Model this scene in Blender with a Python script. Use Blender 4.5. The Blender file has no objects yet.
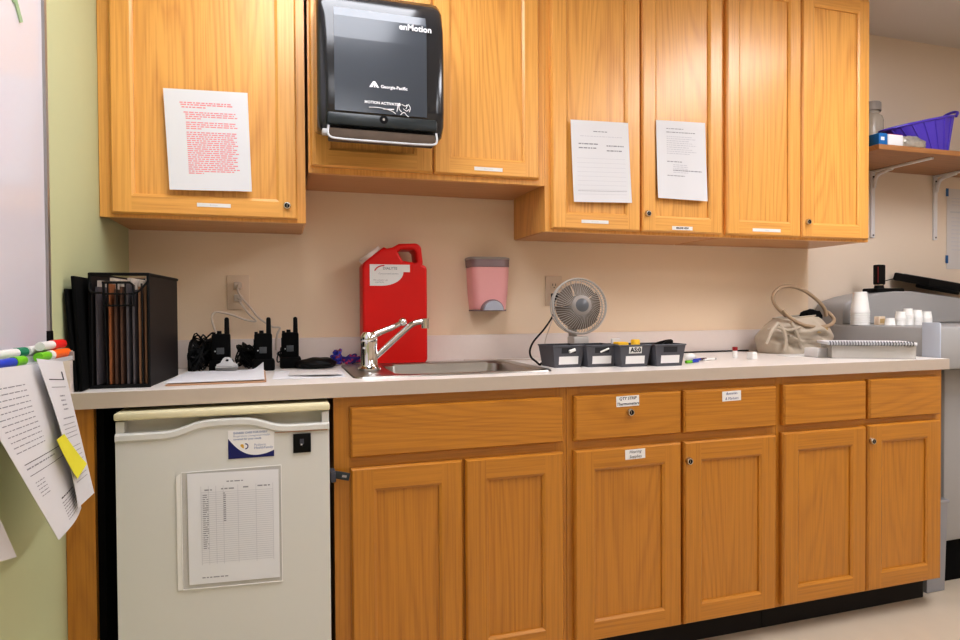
import bpy, bmesh, math, random
from mathutils import Vector, Matrix, noise
random.seed(7)
scn = bpy.context.scene
C = scn.collection
PI = math.pi
V = Vector
scn.view_settings.view_transform = 'Standard'
scn.view_settings.look = 'None'
scn.view_settings.exposure = 0.26
scn.view_settings.gamma = 0.88

# ------------------------------------------------------------------ materials
def lin(c):
    return tuple((x/12.92 if x <= .04045 else ((x+.055)/1.055)**2.4) for x in [y/255 for y in c])
def nt(name):
    m = bpy.data.materials.new(name); m.use_nodes = True
    n = m.node_tree.nodes; l = m.node_tree.links
    return m, n, l, n['Principled BSDF']
def mat(name, rgb, rough=.5, metal=0, spec=.5, coat=0, bump=0, bscale=80, var=0, vscale=6, trans=0, ior=1.45, emit=0, alpha=1):
    m, n, l, b = nt(name)
    c = lin(rgb)
    b.inputs['Base Color'].default_value = (*c, 1)
    b.inputs['Roughness'].default_value = rough
    b.inputs['Metallic'].default_value = metal
    b.inputs['Specular IOR Level'].default_value = spec
    b.inputs['Coat Weight'].default_value = coat
    b.inputs['Coat Roughness'].default_value = .12
    b.inputs['Transmission Weight'].default_value = trans
    b.inputs['IOR'].default_value = ior
    b.inputs['Alpha'].default_value = alpha
    if emit:
        b.inputs['Emission Color'].default_value = (*c, 1); b.inputs['Emission Strength'].default_value = emit
    if var or bump:
        tc = n.new('ShaderNodeTexCoord')
    if var:
        nz = n.new('ShaderNodeTexNoise'); nz.inputs['Scale'].default_value = vscale; nz.inputs['Detail'].default_value = 4
        l.new(tc.outputs['Object'], nz.inputs['Vector'])
        mx = n.new('ShaderNodeMix'); mx.data_type = 'RGBA'
        l.new(nz.outputs['Fac'], mx.inputs[0])
        mx.inputs[6].default_value = (*[x*(1-var) for x in c], 1); mx.inputs[7].default_value = (*[min(1, x*(1+var)) for x in c], 1)
        l.new(mx.outputs[2], b.inputs['Base Color'])
    if bump:
        nb = n.new('ShaderNodeTexNoise'); nb.inputs['Scale'].default_value = bscale; nb.inputs['Detail'].default_value = 3
        l.new(tc.outputs['Object'], nb.inputs['Vector'])
        bp = n.new('ShaderNodeBump'); bp.inputs['Strength'].default_value = bump; bp.inputs['Distance'].default_value = .002
        l.new(nb.outputs['Fac'], bp.inputs['Height']); l.new(bp.outputs['Normal'], b.inputs['Normal'])
    return m

def oak(name, axis, light=(240,182,96), dark=(190,120,50), rough=.38, plain=False):
    """oak veneer: contour lines of a stretched noise field give cathedral grain, plus fine pores"""
    m, n, l, b = nt(name)
    tc = n.new('ShaderNodeTexCoord'); oi = n.new('ShaderNodeObjectInfo')
    off = n.new('ShaderNodeVectorMath'); off.operation = 'MULTIPLY_ADD'
    comb = n.new('ShaderNodeCombineXYZ')
    for i in range(3): l.new(oi.outputs['Random'], comb.inputs[i])
    off.inputs[1].default_value = (37, 11, 23)
    l.new(comb.outputs[0], off.inputs[0]); l.new(tc.outputs['Object'], off.inputs[2])
    def stretched(sx, sl):
        mp = n.new('ShaderNodeVectorMath'); mp.operation = 'MULTIPLY'
        v = [sx, sx, sx]; v[axis] = sl
        mp.inputs[1].default_value = v
        l.new(off.outputs[0], mp.inputs[0]); return mp
    a = stretched(7.0, .12) if plain else stretched(4.6, .42)
    nz = n.new('ShaderNodeTexNoise'); nz.inputs['Scale'].default_value = 1; nz.inputs['Detail'].default_value = 1.5; nz.inputs['Roughness'].default_value = .35
    l.new(a.outputs[0], nz.inputs['Vector'])
    mu = n.new('ShaderNodeMath'); mu.operation = 'MULTIPLY'; mu.inputs[1].default_value = 44 if plain else 58
    l.new(nz.outputs['Fac'], mu.inputs[0])
    fr = n.new('ShaderNodeMath'); fr.operation = 'PINGPONG'; fr.inputs[1].default_value = 1
    l.new(mu.outputs[0], fr.inputs[0])
    rp = n.new('ShaderNodeValToRGB')
    rp.color_ramp.elements[0].position = .0; rp.color_ramp.elements[0].color = (1, 1, 1, 1)
    rp.color_ramp.elements[1].position = .6; rp.color_ramp.elements[1].color = (.0, .0, .0, 1)
    l.new(fr.outputs[0], rp.inputs[0])
    p = stretched(190, 4)
    np_ = n.new('ShaderNodeTexNoise'); np_.inputs['Scale'].default_value = 1; np_.inputs['Detail'].default_value = 3
    l.new(p.outputs[0], np_.inputs['Vector'])
    rp2 = n.new('ShaderNodeValToRGB')
    rp2.color_ramp.elements[0].position = .42; rp2.color_ramp.elements[1].position = .72
    l.new(np_.outputs['Fac'], rp2.inputs[0])
    g = stretched(9, .8)
    ng = n.new('ShaderNodeTexNoise'); ng.inputs['Scale'].default_value = 1; ng.inputs['Detail'].default_value = 2
    l.new(g.outputs[0], ng.inputs['Vector'])
    s1 = n.new('ShaderNodeMath'); s1.operation = 'MULTIPLY'; s1.inputs[1].default_value = .15 if plain else .25; l.new(rp.outputs[0], s1.inputs[0])
    s2 = n.new('ShaderNodeMath'); s2.operation = 'MULTIPLY_ADD'; s2.inputs[1].default_value = .34
    l.new(rp2.outputs[0], s2.inputs[0]); l.new(s1.outputs[0], s2.inputs[2])
    s3 = n.new('ShaderNodeMath'); s3.operation = 'MULTIPLY_ADD'; s3.inputs[1].default_value = .20; s3.use_clamp = True
    l.new(ng.outputs['Fac'], s3.inputs[0]); l.new(s2.outputs[0], s3.inputs[2])
    mx = n.new('ShaderNodeMix'); mx.data_type = 'RGBA'
    mx.inputs[6].default_value = (*lin(light), 1); mx.inputs[7].default_value = (*lin(dark), 1)
    l.new(s3.outputs[0], mx.inputs[0]); l.new(mx.outputs[2], b.inputs['Base Color'])
    b.inputs['Roughness'].default_value = rough
    b.inputs['Coat Weight'].default_value = .4; b.inputs['Coat Roughness'].default_value = .26
    bp = n.new('ShaderNodeBump'); bp.inputs['Strength'].default_value = .12; bp.inputs['Distance'].default_value = .001
    l.new(np_.outputs['Fac'], bp.inputs['Height']); l.new(bp.outputs['Normal'], b.inputs['Normal'])
    return m

M = {}
M['oak_v'] = oak('oak_vertical', 2)
M['oak_h'] = oak('oak_horizontal', 0)
M['oakb_v'] = oak('oak_base_vertical_shaded', 2, (198,134,42), (152,93,20))  # same oak toned darker: weaker light on the base cabinets put into the colour
M['oakb_h'] = oak('oak_base_horizontal_shaded', 0, (198,134,42), (149,90,19))
M['oak_sv'] = oak('oak_stile', 2, plain=True)
M['oak_sh'] = oak('oak_rail', 0, plain=True)
M['oakb_sv'] = oak('oak_base_stile_shaded', 2, (198,134,42), (146,88,19), plain=True)  # stile and rail copies darkened likewise for the weaker light
M['oakb_sh'] = oak('oak_base_rail_shaded', 0, (198,134,42), (144,86,18), plain=True)
M['oak_under'] = oak('oak_underside', 0, (205,150,95), (180,120,66), .6)
M['tan'] = mat('tan_wall_paint', (240,218,191), .75, bump=.12, bscale=160)
M['cream'] = mat('cream_wall', (230,214,196), .75, bump=.12, bscale=160)  # slightly greyer, less yellow tone than the back wall
M['green'] = mat('pale_green_wall_paint', (198,202,160), .7, bump=.1, bscale=160, var=.03)
M['ceil'] = mat('ceiling_tile', (226,220,214), .9, bump=.3, bscale=120)
M['floor'] = mat('vinyl_floor', (205,190,170), .35, var=.1, vscale=5)
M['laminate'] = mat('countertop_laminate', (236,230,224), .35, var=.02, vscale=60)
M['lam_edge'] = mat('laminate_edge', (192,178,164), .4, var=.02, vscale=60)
M['splash'] = mat('backsplash_laminate', (226,213,205), .4, var=.02, vscale=60)
M['white'] = mat('white_plastic', (232,230,226), .35)
M['fridge'] = mat('fridge_enamel', (213,212,207), .32, coat=.2)
M['fridge_lit'] = mat('fridge_recess_lightened', (240,237,228), .5)  # grip recess coloured lighter than the door to offset its shade
M['cream_pl'] = mat('aged_cream_plastic', (222,214,180), .45)
M['rust'] = mat('rust_mark', (150,110,80), .8)
M['black'] = mat('black_plastic', (6,6,7), .5, spec=.22)
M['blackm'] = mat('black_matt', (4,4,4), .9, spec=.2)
M['dark'] = mat('dark_recess', (22,18,15), .9)
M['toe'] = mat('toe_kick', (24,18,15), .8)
M['steel'] = mat('stainless_steel', (176,172,166), .28, metal=1, bump=.06, bscale=220)
M['chrome'] = mat('chrome', (225,225,225), .08, metal=1)
M['nickel'] = mat('nickel_lock', (205,200,190), .25, metal=1)
M['red'] = mat('red_jug_plastic', (218,14,9), .38, var=.04, vscale=8)
M['redcap'] = mat('white_cap', (225,210,200), .5)
M['paper'] = mat('white_paper', (224,224,227), .8)
M['paper2'] = mat('white_paper_soft', (212,208,206), .85)
M['ink'] = mat('grey_ink', (150,150,156), .9)
M['inkdk'] = mat('dark_ink', (70,70,78), .9)
M['inkred'] = mat('red_ink', (232,150,154), .9)
M['inklt'] = mat('light_grey_ink', (200,200,206), .9)
M['inkblue'] = mat('blue_ink', (60,70,130), .8)
M['navy'] = mat('navy_print', (16,24,96), .5)
M['gold'] = mat('gold_print', (214,170,70), .5)
M['bluep'] = mat('pale_blue_print', (150,160,190), .6)
M['yellow'] = mat('yellow_note', (232,226,62), .7)
M['board'] = mat('whiteboard_enamel', (216,213,220), .14, var=.015, vscale=3)
M['alu'] = mat('aluminium', (170,168,166), .35, metal=.8)
M['scrib'] = mat('green_marker_ink', (188,214,172), .5)
M['disp'] = mat('smoked_plastic', (36,38,42), .16, coat=.6)
M['disp2'] = mat('smoked_window', (66,72,80), .2, coat=.5)
M['disp3'] = mat('smoked_lip', (44,50,52), .3)
M['towel'] = mat('brown_paper_slot', (96,82,70), .8, var=.2, vscale=40)
M['ltgrey'] = mat('light_grey_trim', (196,196,198), .4)
M['wprint'] = mat('white_print', (240,240,242), .6)
M['pink'] = mat('pink_soap', (240,178,178), .35)
M['clear'] = mat('clear_plastic', (228,222,220), .15, alpha=.28)
M['smoke'] = mat('purple_grey_plastic', (146,124,126), .25)
M['button'] = mat('grey_button', (176,180,192), .35)
M['ivory'] = mat('ivory_plate', (228,206,182), .5)
M['slot'] = mat('socket_slot', (60,45,35), .7)
M['cablew'] = mat('white_cable', (205,190,176), .5)
M['cableb'] = mat('black_cable', (6,6,6), .6, spec=.25)
M['mesh'] = mat('black_wire_mesh', (9,8,8), .6, spec=.3)
M['meshside'] = mat('dark_mesh_side', (34,28,26), .55, spec=.3, var=.15, vscale=14)
M['bingrey'] = mat('charcoal_bin', (86,86,92), .5)
M['bindk'] = mat('bin_inside', (46,46,50), .7)
M['lab'] = mat('label_white', (232,230,228), .6)
M['bag'] = mat('grey_beige_leather', (186,172,154), .5, bump=.35, bscale=45, var=.06, vscale=10)
M['bagh'] = mat('tan_grey_strap', (170,146,120), .5)
M['bagp'] = mat('tan_patch', (190,160,112), .55)
M['boxcl'] = mat('translucent_box', (232,226,218), .2, alpha=.42)
M['copier'] = mat('warm_grey_plastic', (168,166,165), .5)
M['copier2'] = mat('blue_grey_panel', (190,196,208), .45)
M['binlt'] = mat('grey_waste_bin', (150,150,154), .5)
M['foam'] = mat('white_foam', (236,234,230), .6)
M['shelfw'] = oak('shelf_board', 0, (176,122,72), (140,92,50), .5)
M['bracket'] = mat('white_bracket', (226,224,226), .4)
M['purple'] = mat('purple_basket', (92,70,200), .35)
M['blue'] = mat('blue_box', (28,110,178), .5)
M['redp'] = mat('red_print', (200,40,40), .6)
M['glass'] = mat('jar_plastic', (206,196,180), .15, alpha=.55)
M['lidg'] = mat('grey_lid', (160,152,146), .5)
M['foil'] = mat('silver_bag', (200,196,188), .3, metal=.6, var=.35, vscale=70)
M['maroon'] = mat('maroon_tray', (80,44,54), .5)
M['tape'] = mat('blue_tape', (40,96,150), .5)
M['teal'] = mat('teal_cap', (16,130,96), .4)
M['lime'] = mat('lime_cap', (120,200,40), .4)
M['redcap2'] = mat('red_marker_cap', (225,36,34), .4)
M['orange'] = mat('orange_marker', (245,110,30), .4)
M['bluecap'] = mat('blue_cap', (40,70,190), .4)
M['hard'] = mat('hardboard', (188,148,116), .6)
M['clip'] = mat('clip_steel', (150,148,146), .4, metal=.8)
M['screen'] = mat('radio_screen', (70,74,78), .3)
M['fanw'] = mat('fan_grey', (190,184,178), .35)
M['fanhub'] = mat('fan_hub', (104,106,110), .4)
M['fanbl'] = mat('fan_blade', (120,106,94), .5)
M['yel2'] = mat('yellow_plastic', (240,190,40), .5)
M['vred'] = mat('vial_red', (150,30,34), .5)
M['foldtan'] = mat('folder_tan', (146,108,80), .8, var=.12, vscale=40)
M['foldbrn'] = mat('folder_brown', (96,68,54), .8, var=.12, vscale=40)
M['foldgry'] = mat('folder_grey', (92,86,90), .8, var=.12, vscale=40)
M['foldorg'] = mat('folder_orange', (160,98,58), .8, var=.12, vscale=40)
M['tabs'] = mat('folder_tabs', (196,184,172), .8, var=.3, vscale=90)
M['light'] = mat('light_diffuser', (246,248,255), .5, emit=14)
M['light4'] = mat('light_diffuser_rear', (246,248,255), .5, emit=4.5)
M['light3'] = mat('light_diffuser_left', (246,248,255), .5, emit=8.5)
M['light2'] = mat('light_diffuser_dim', (246,248,255), .5, emit=7.5)

def lanyard_mat(name, cols, scale):
    m, n, l, b = nt(name)
    tc = n.new('ShaderNodeTexCoord'); vo = n.new('ShaderNodeTexVoronoi'); vo.inputs['Scale'].default_value = scale
    l.new(tc.outputs['Object'], vo.inputs['Vector'])
    sp = n.new('ShaderNodeSeparateColor'); l.new(vo.outputs['Color'], sp.inputs[0])
    rp = n.new('ShaderNodeValToRGB'); rp.color_ramp.interpolation = 'CONSTANT'
    e = rp.color_ramp.elements
    for i, c in enumerate(cols):
        x = e[i] if i < 2 else e.new(0)
        x.position = i/len(cols); x.color = (*lin(c), 1)
    l.new(sp.outputs[0], rp.inputs[0]); l.new(rp.outputs[0], b.inputs['Base Color'])
    b.inputs['Roughness'].default_value = .6
    return m
M['lan1'] = lanyard_mat('patterned_lanyard_blue', [(24,40,150), (20,24,60), (60,60,170), (120,30,60), (40,110,170)], 120)
M['lan2'] = lanyard_mat('patterned_lanyard_red', [(40,30,120), (200,30,50), (70,50,130), (170,40,90), (200,190,120)], 110)

# ------------------------------------------------------------------ mesh builder
class MB:
    def __init__(s): s.v = []; s.f = []; s.m = []; s.sm = []
    def add(s, vs, fs, mi=0, smooth=False):
        o = len(s.v); s.v += [V(p) for p in vs]
        for f in fs: s.f.append([o+i for i in f]); s.m.append(mi); s.sm.append(smooth)
        return s
    def quad(s, a, b, c, d, mi=0): return s.add([a, b, c, d], [(0,1,2,3)], mi)
    def box(s, x0, x1, y0, y1, z0, z1, mi=0, bev=0, M4=None, seg=2):
        bm = bmesh.new(); bmesh.ops.create_cube(bm, size=1)
        for v in bm.verts: v.co = V(((x0+x1)/2+v.co.x*(x1-x0), (y0+y1)/2+v.co.y*(y1-y0), (z0+z1)/2+v.co.z*(z1-z0)))
        if bev: bmesh.ops.bevel(bm, geom=bm.edges[:]+bm.verts[:], offset=bev, segments=seg, profile=.5, affect='EDGES')
        return s.bm(bm, mi, M4, smooth=bool(bev) and seg > 1)
    def bm(s, bm, mi=0, M4=None, smooth=False):
        if M4 is not None: bm.transform(M4)
        bm.verts.index_update()
        s.add([v.co.copy() for v in bm.verts], [[v.index for v in f.verts] for f in bm.faces], mi, smooth); bm.free(); return s
    def cyl(s, a, b, r0, r1=None, n=20, mi=0, caps=True):
        r1 = r0 if r1 is None else r1
        a = V(a); b = V(b); d = (b-a).normalized(); q = d.to_track_quat('Z', 'Y')
        vs = []
        for p, r in ((a, r0), (b, r1)):
            vs += [p+q @ V((r*math.cos(2*PI*i/n), r*math.sin(2*PI*i/n), 0)) for i in range(n)]
        s.add(vs, [(i, (i+1) % n, n+(i+1) % n, n+i) for i in range(n)], mi, True)
        if caps: s.add(vs[:n], [list(range(n))[::-1]], mi); s.add(vs[n:], [list(range(n))], mi)
        return s
    def lathe(s, prof, n=24, mi=0, M4=None, smooth=True):
        vs = []; fs = []
        for r, z in prof: vs += [V((r*math.cos(2*PI*i/n), r*math.sin(2*PI*i/n), z)) for i in range(n)]
        if M4 is not None: vs = [M4 @ p for p in vs]
        for k in range(len(prof)-1):
            for i in range(n): fs.append((k*n+i, k*n+(i+1) % n, (k+1)*n+(i+1) % n, (k+1)*n+i))
        return s.add(vs, fs, mi, smooth)
    def tube(s, pts, r, n=8, mi=0, closed=False, smoothing=6, rfun=None):
        P = [V(p) for p in pts]
        if smoothing:
            Q = []; L = len(P); rng = range(L if closed else L-1)
            for i in rng:
                p0 = P[(i-1) % L] if closed or i > 0 else P[0]; p1 = P[i]; p2 = P[(i+1) % L]
                p3 = P[(i+2) % L] if closed or i+2 < L else P[-1]
                for k in range(smoothing):
                    t = k/smoothing
                    Q.append(.5*((2*p1)+(-p0+p2)*t+(2*p0-5*p1+4*p2-p3)*t*t+(-p0+3*p1-3*p2+p3)*t**3))
            if not closed: Q.append(P[-1])
            P = Q
        L = len(P); vs = []; up = V((.13, .31, .94))
        for i in range(L):
            d = (P[(i+1) % L]-P[i-1]) if closed else (P[min(i+1, L-1)]-P[max(i-1, 0)])
            if d.length < 1e-9: d = V((0, 0, 1))
            d.normalize(); a = d.cross(up)
            if a.length < 1e-4: a = d.cross(V((1, 0, 0)))
            a.normalize(); b = d.cross(a); up = -b if b.dot(up) < 0 else b; a = d.cross(up).normalized(); b = up
            rr = r if rfun is None else r*rfun(i/(L-1))
            vs += [P[i]+rr*(math.cos(2*PI*k/n)*a+math.sin(2*PI*k/n)*b) for k in range(n)]
        fs = []
        for i in range(L if closed else L-1):
            j = (i+1) % L
            fs += [(i*n+k, i*n+(k+1) % n, j*n+(k+1) % n, j*n+k) for k in range(n)]
        s.add(vs, fs, mi, True)
        if not closed: s.add(vs[:n], [list(range(n))], mi); s.add(vs[-n:], [list(range(n))], mi)
        return s
    def prism(s, poly, y0, y1, mi=0, M4=None, bev=0, hole=None):
        """polygon in (x,z) with optional hole, extruded along y"""
        cu = bpy.data.curves.new('tmp', 'CURVE'); cu.dimensions = '2D'; cu.fill_mode = 'BOTH'
        for ring in [poly]+([hole] if hole else []):
            sp = cu.splines.new('POLY'); sp.points.add(len(ring)-1); sp.use_cyclic_u = True
            for p, q in zip(sp.points, ring): p.co = (q[0], q[1], 0, 1)
        cu.extrude = abs(y1-y0)/2-bev; cu.bevel_depth = bev; cu.bevel_resolution = 2
        cu.offset = -bev
        ob = bpy.data.objects.new('tmp', cu); C.objects.link(ob); bpy.context.view_layer.update()
        me = bpy.data.meshes.new_from_object(ob.evaluated_get(bpy.context.evaluated_depsgraph_get()))
        R = Matrix.Translation((0, (y0+y1)/2, 0)) @ Matrix.Rotation(PI/2, 4, 'X')
        if M4 is not None: R = M4 @ R
        s.add([R @ v.co for v in me.vertices], [list(p.vertices) for p in me.polygons], mi, bool(bev))
        bpy.data.objects.remove(ob); bpy.data.curves.remove(cu); bpy.data.meshes.remove(me)
        return s
    def text(s, body, size, M4, mi=0, align='CENTER', shear=0, sx=1, bold=0):
        cu = bpy.data.curves.new('tmp', 'FONT'); cu.body = body; cu.size = size; cu.align_x = align; cu.align_y = 'CENTER'; cu.shear = shear
        cu.resolution_u = 2; cu.offset = bold
        ob = bpy.data.objects.new('tmp', cu); C.objects.link(ob); bpy.context.view_layer.update()
        me = bpy.data.meshes.new_from_object(ob.evaluated_get(bpy.context.evaluated_depsgraph_get()))
        s.add([M4 @ V((v.co.x*sx, v.co.y, 0)) for v in me.vertices], [list(p.vertices) for p in me.polygons], mi)
        bpy.data.objects.remove(ob); bpy.data.curves.remove(cu); bpy.data.meshes.remove(me)
        return s
FRONT = lambda x, y, z: Matrix.Translation((x, y, z)) @ Matrix.Rotation(PI/2, 4, 'X')   # text facing the room

def wpos(o):
    p = V((0, 0, 0))
    while o is not None: p = p+o.location; o = o.parent
    return p
def obj(name, mb, mats, parent=None, local=False, origin=None, sharp=40):
    """one mesh object; world coordinates are re-based on the parent (or the given origin)"""
    base = V((0, 0, 0)) if local else (wpos(parent) if parent is not None else V(origin or (0, 0, 0)))
    me = bpy.data.meshes.new(name)
    me.from_pydata([tuple(p-base) for p in mb.v], [], mb.f)
    mats = mats if isinstance(mats, (list, tuple)) else [mats]
    for m in mats: me.materials.append(M[m])
    for p, mi, sm in zip(me.polygons, mb.m, mb.sm): p.material_index = mi; p.use_smooth = sm
    me.validate(); me.update()
    bm = bmesh.new(); bm.from_mesh(me); bmesh.ops.recalc_face_normals(bm, faces=bm.faces[:]) if getattr(mb, 'recalc', True) else None
    bm.to_mesh(me); bm.free()
    if any(mb.sm): me.set_sharp_from_angle(angle=math.radians(sharp))
    o = bpy.data.objects.new(name, me); C.objects.link(o)
    if parent is not None: o.parent = parent
    elif not local: o.location = base
    return o
def tag(o, label, cat, group=None, kind=None):
    if label: o['label'] = label
    if cat: o['category'] = cat
    if group: o['group'] = group
    if kind: o['kind'] = kind
    return o
def thing(name, label, cat, loc=(0,0,0), rotz=0, group=None):
    o = bpy.data.objects.new(name, None); C.objects.link(o); o.empty_display_size = .05
    o.location = loc; o.rotation_euler = (0, 0, rotz)
    return tag(o, label, cat, group)
def single(name, mb, mats, label, cat, origin, group=None, local=False):
    o = obj(name, mb, mats, origin=origin, local=local)
    if local: o.location = origin
    return tag(o, label, cat, group)
def struct(name, mb, mats, origin=(0,0,0)):
    return tag(obj(name, mb, mats, origin=origin), None, None, kind='structure')
def dup(root, loc, rotz=None, label=None, group=None):
    r = root.copy(); C.objects.link(r); r.location = loc
    if rotz is not None: r.rotation_euler = (0, 0, rotz)
    if label: r['label'] = label
    if group: r['group'] = group
    for ch in list(root.children):
        c = ch.copy(); C.objects.link(c); c.parent = r
        for g in list(ch.children):
            d = g.copy(); C.objects.link(d); d.parent = c
    return r

# ------------------------------------------------------------------ camera
cx, cy, cz, yaw, pit, rol, fpx = 0.473120883, -2.32720701, 1.10461192, 0.303960133, -0.0167834414, -0.00615420217, 634.210611
fw = V((math.sin(yaw)*math.cos(pit), math.cos(yaw)*math.cos(pit), math.sin(pit)))
r0 = V((math.cos(yaw), -math.sin(yaw), 0)); u0 = r0.cross(fw)
rr = math.cos(rol)*r0+math.sin(rol)*u0; uu = -math.sin(rol)*r0+math.cos(rol)*u0
cam = bpy.data.cameras.new('camera'); cam.sensor_width = 36; cam.lens = fpx/960*36; cam.clip_start = .05
co = bpy.data.objects.new('camera', cam); C.objects.link(co)
co.matrix_world = Matrix(((rr.x, uu.x, -fw.x, cx), (rr.y, uu.y, -fw.y, cy), (rr.z, uu.z, -fw.z, cz), (0, 0, 0, 1)))
scn.camera = co
w = bpy.data.worlds.new('world'); scn.world = w; w.use_nodes = True
w.node_tree.nodes['Background'].inputs[0].default_value = (.8, .78, .75, 1); w.node_tree.nodes['Background'].inputs[1].default_value = .2

# ------------------------------------------------------------------ the room
CEIL = 2.42; XR = 4.6; YF = -4.6
def wx(y, off=0): return .03*y+off          # face of the left wall (slightly out of square)
m = MB(); m.box(-.4, 2.782, 0, .2, 0, CEIL); struct('wall_back', m, 'tan')
m = MB(); m.box(2.782, XR+.1, .05, .2, 0, CEIL); struct('wall_back_right', m, 'cream')
m = MB(); p = [(wx(0), 0), (wx(YF), YF), (wx(YF)-.1, YF), (wx(0)-.1, 0)]
m.add([(a, b, 0) for a, b in p]+[(a, b, CEIL) for a, b in p], [(0,1,2,3), (7,6,5,4), (0,4,5,1), (1,5,6,2), (2,6,7,3), (3,7,4,0)])
struct('wall_left', m, 'green')
m = MB(); m.box(XR, XR+.1, YF, .2, 0, CEIL); struct('wall_right', m, 'cream')
m = MB(); m.box(-.4, XR+.1, YF-.1, YF, 0, CEIL); struct('wall_front', m, 'cream')
m = MB(); m.box(-.4, XR+.1, YF-.1, .2, -.08, 0); struct('floor', m, 'floor')
m = MB(); m.box(-.4, XR+.1, YF-.1, .2, CEIL, CEIL+.08); struct('ceiling', m, 'ceil')

# ceiling lights (above and behind the camera)
lamp = None
for i, (x, y, mk, lb) in enumerate(((2.72, -1.55, 'light', 'recessed fluorescent ceiling light over the right half of the counter'),
                           (.66, -1.2, 'light3', 'recessed fluorescent ceiling light over the left half of the counter'),
                           (.75, -3.4, 'light4', 'recessed fluorescent ceiling light behind the camera on the left'),
                           (2.75, -3.4, 'light2', 'recessed fluorescent ceiling light behind the camera on the right'))):
    t = thing('ceiling_light', lb, 'ceiling light', (x, y, CEIL), 0, 'fluorescent ceiling lights')
    m = MB()
    for a in ((-.32, -.3, -.62, .62), (.3, .32, -.62, .62), (-.3, .3, -.62, -.6), (-.3, .3, .6, .62)):
        m.box(*[a[0], a[1], a[2], a[3]], -.025, -.001)
    obj('frame', m, 'white', t, local=True)
    m = MB(); m.box(-.3, .3, -.6, .6, -.016, -.006)
    obj('diffuser', m, mk, t, local=True)

# ------------------------------------------------------------------ cabinets
def door_mesh(x0, x1, z0, z1, yf, th=.02, st=.052, rail=.05, horiz=False, slab=False):
    """framed door with flat recessed panel; mats 0 = vertical grain, 1 = horizontal grain"""
    m = MB(); e = .005; c = .007
    yb = yf+th; y1 = yf+c
    A = [(x0, z0), (x1, z0), (x1, z1), (x0, z1)]
    B = [(x0+e, z0+e), (x1-e, z0+e), (x1-e, z1-e), (x0+e, z1-e)]
    P = lambda q, y: [(a, y, b) for a, b in q]
    sd = 1 if slab else 0
    back = P(A, yb); mid = P(A, y1); fr = P(B, yf)
    m.add(back, [(0,1,2,3)], sd)
    for i in range(4):
        j = (i+1) % 4; mi = 1 if (i in (0, 2) or slab) else 0
        m.quad(back[i], back[j], mid[j], mid[i], mi if slab else 2+mi); m.quad(mid[i], mid[j], fr[j], fr[i], mi if slab else 2+mi)
    if slab:
        m.add(fr, [(0,1,2,3)], 1); return m
    I = [(x0+st, z0+rail), (x1-st, z0+rail), (x1-st, z1-rail), (x0+st, z1-rail)]
    s1 = .008; J = [(I[0][0]+s1, I[0][1]+s1), (I[1][0]-s1, I[1][1]+s1), (I[2][0]-s1, I[2][1]-s1), (I[3][0]+s1, I[3][1]-s1)]
    i0 = P(I, yf); j0 = P(J, yf+.005); k0 = P(J, yf+.010)
    zb, zt = z0+e, z1-e
    m.quad((x0+e, yf, zb), (x0+st, yf, zb), (x0+st, yf, zt), (x0+e, yf, zt), 2)
    m.quad((x1-st, yf, zb), (x1-e, yf, zb), (x1-e, yf, zt), (x1-st, yf, zt), 2)
    m.quad((x0+st, yf, zb), (x1-st, yf, zb), i0[1], i0[0], 3)
    m.quad(i0[3], i0[2], (x1-st, yf, zt), (x0+st, yf, zt), 3)
    for i in range(4):
        j = (i+1) % 4; mi = 1 if i in (0, 2) else 0
        m.quad(i0[i], i0[j], j0[j], j0[i], 2+mi); m.quad(j0[i], j0[j], k0[j], k0[i], 2+mi)
    m.add(k0, [(0,1,2,3)], 0)
    m.recalc = False
    # make the faces point to the room (-y) or outward
    return m

def lock_mesh(x, y, z, r=.0115):
    m = MB(); R = Matrix.Translation((x, y, z)) @ Matrix.Rotation(PI/2, 4, 'X')
    m.lathe([(r, -.002), (r, .006), (r*.86, .010), (r*.62, .0102), (r*.62, .008)], 20, 0, R)
    m.lathe([(r*.62, .0082), (.0001, .0084)], 20, 1, R)
    m.box(x-.0008, x+.0008, y-.0092, y-.008, z-.004, z+.004, 0)
    return m
def label_mesh(x0, x1, y, z0, z1, lines=(), size=.008, ink=1, shear=0, tilt=0, bold=0):
    m = MB()
    cxx, czz = (x0+x1)/2, (z0+z1)/2
    T = Matrix.Translation((cxx, y, czz)) @ Matrix.Rotation(tilt, 4, 'Y') @ Matrix.Translation((-cxx, -y, -czz))
    m.box(x0, x1, y-.0006, y, z0, z1, 0, M4=T)
    k = len(lines)
    for i, s in enumerate(lines):
        zz = z1-(i+.5)*(z1-z0)/k
        m.text(s, size, T @ FRONT(cxx, y-.001, zz), ink, shear=shear, bold=bold)
    return m

def wall_cabinet(label, x0, x1, z0, z1, doors, cname='wall_cabinet', dep=.31, xs=None):
    t = thing(cname, label, 'cabinet', ((x0+x1)/2, 0, z0), 0, 'upper oak cabinets')
    m = MB(); m.box(x0+.002, x1-.0015, -dep+.02, -.001, z0+.004, z1, 0); obj('carcass', m, 'oak_under' if False else ['oak_v'], t)
    m = MB(); a = x0 if xs is None else xs
    m.box(a, x1-.001, -dep, -dep+.02, z0, z1, 0); obj('face_frame', m, ['oak_sv'], t)
    m = MB(); m.box(x0+.006, x1-.006, -dep+.021, -.004, z0+.001, z0+.004); obj('underside', m, ['oak_under'], t)
    out = []
    for (a, b, c, d) in doors:
        o = obj('door', door_mesh(a, b, c, d, -dep-.02), ['oak_v', 'oak_h', 'oak_sv', 'oak_sh'], t); out.append(o)
    return t, out
YD = -.3305
tA, dA = wall_cabinet('left upper oak cabinet carrying a page of red print on its single door', .001, .550, 1.371, 2.36, [(.024, .524, 1.380, 2.345)], xs=-.008)
obj('label_strip', label_mesh(.245, .336, YD, 1.4065, 1.4175, ['Bandages'], .006, 1), ['lab', 'inklt'], dA[0])
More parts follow.
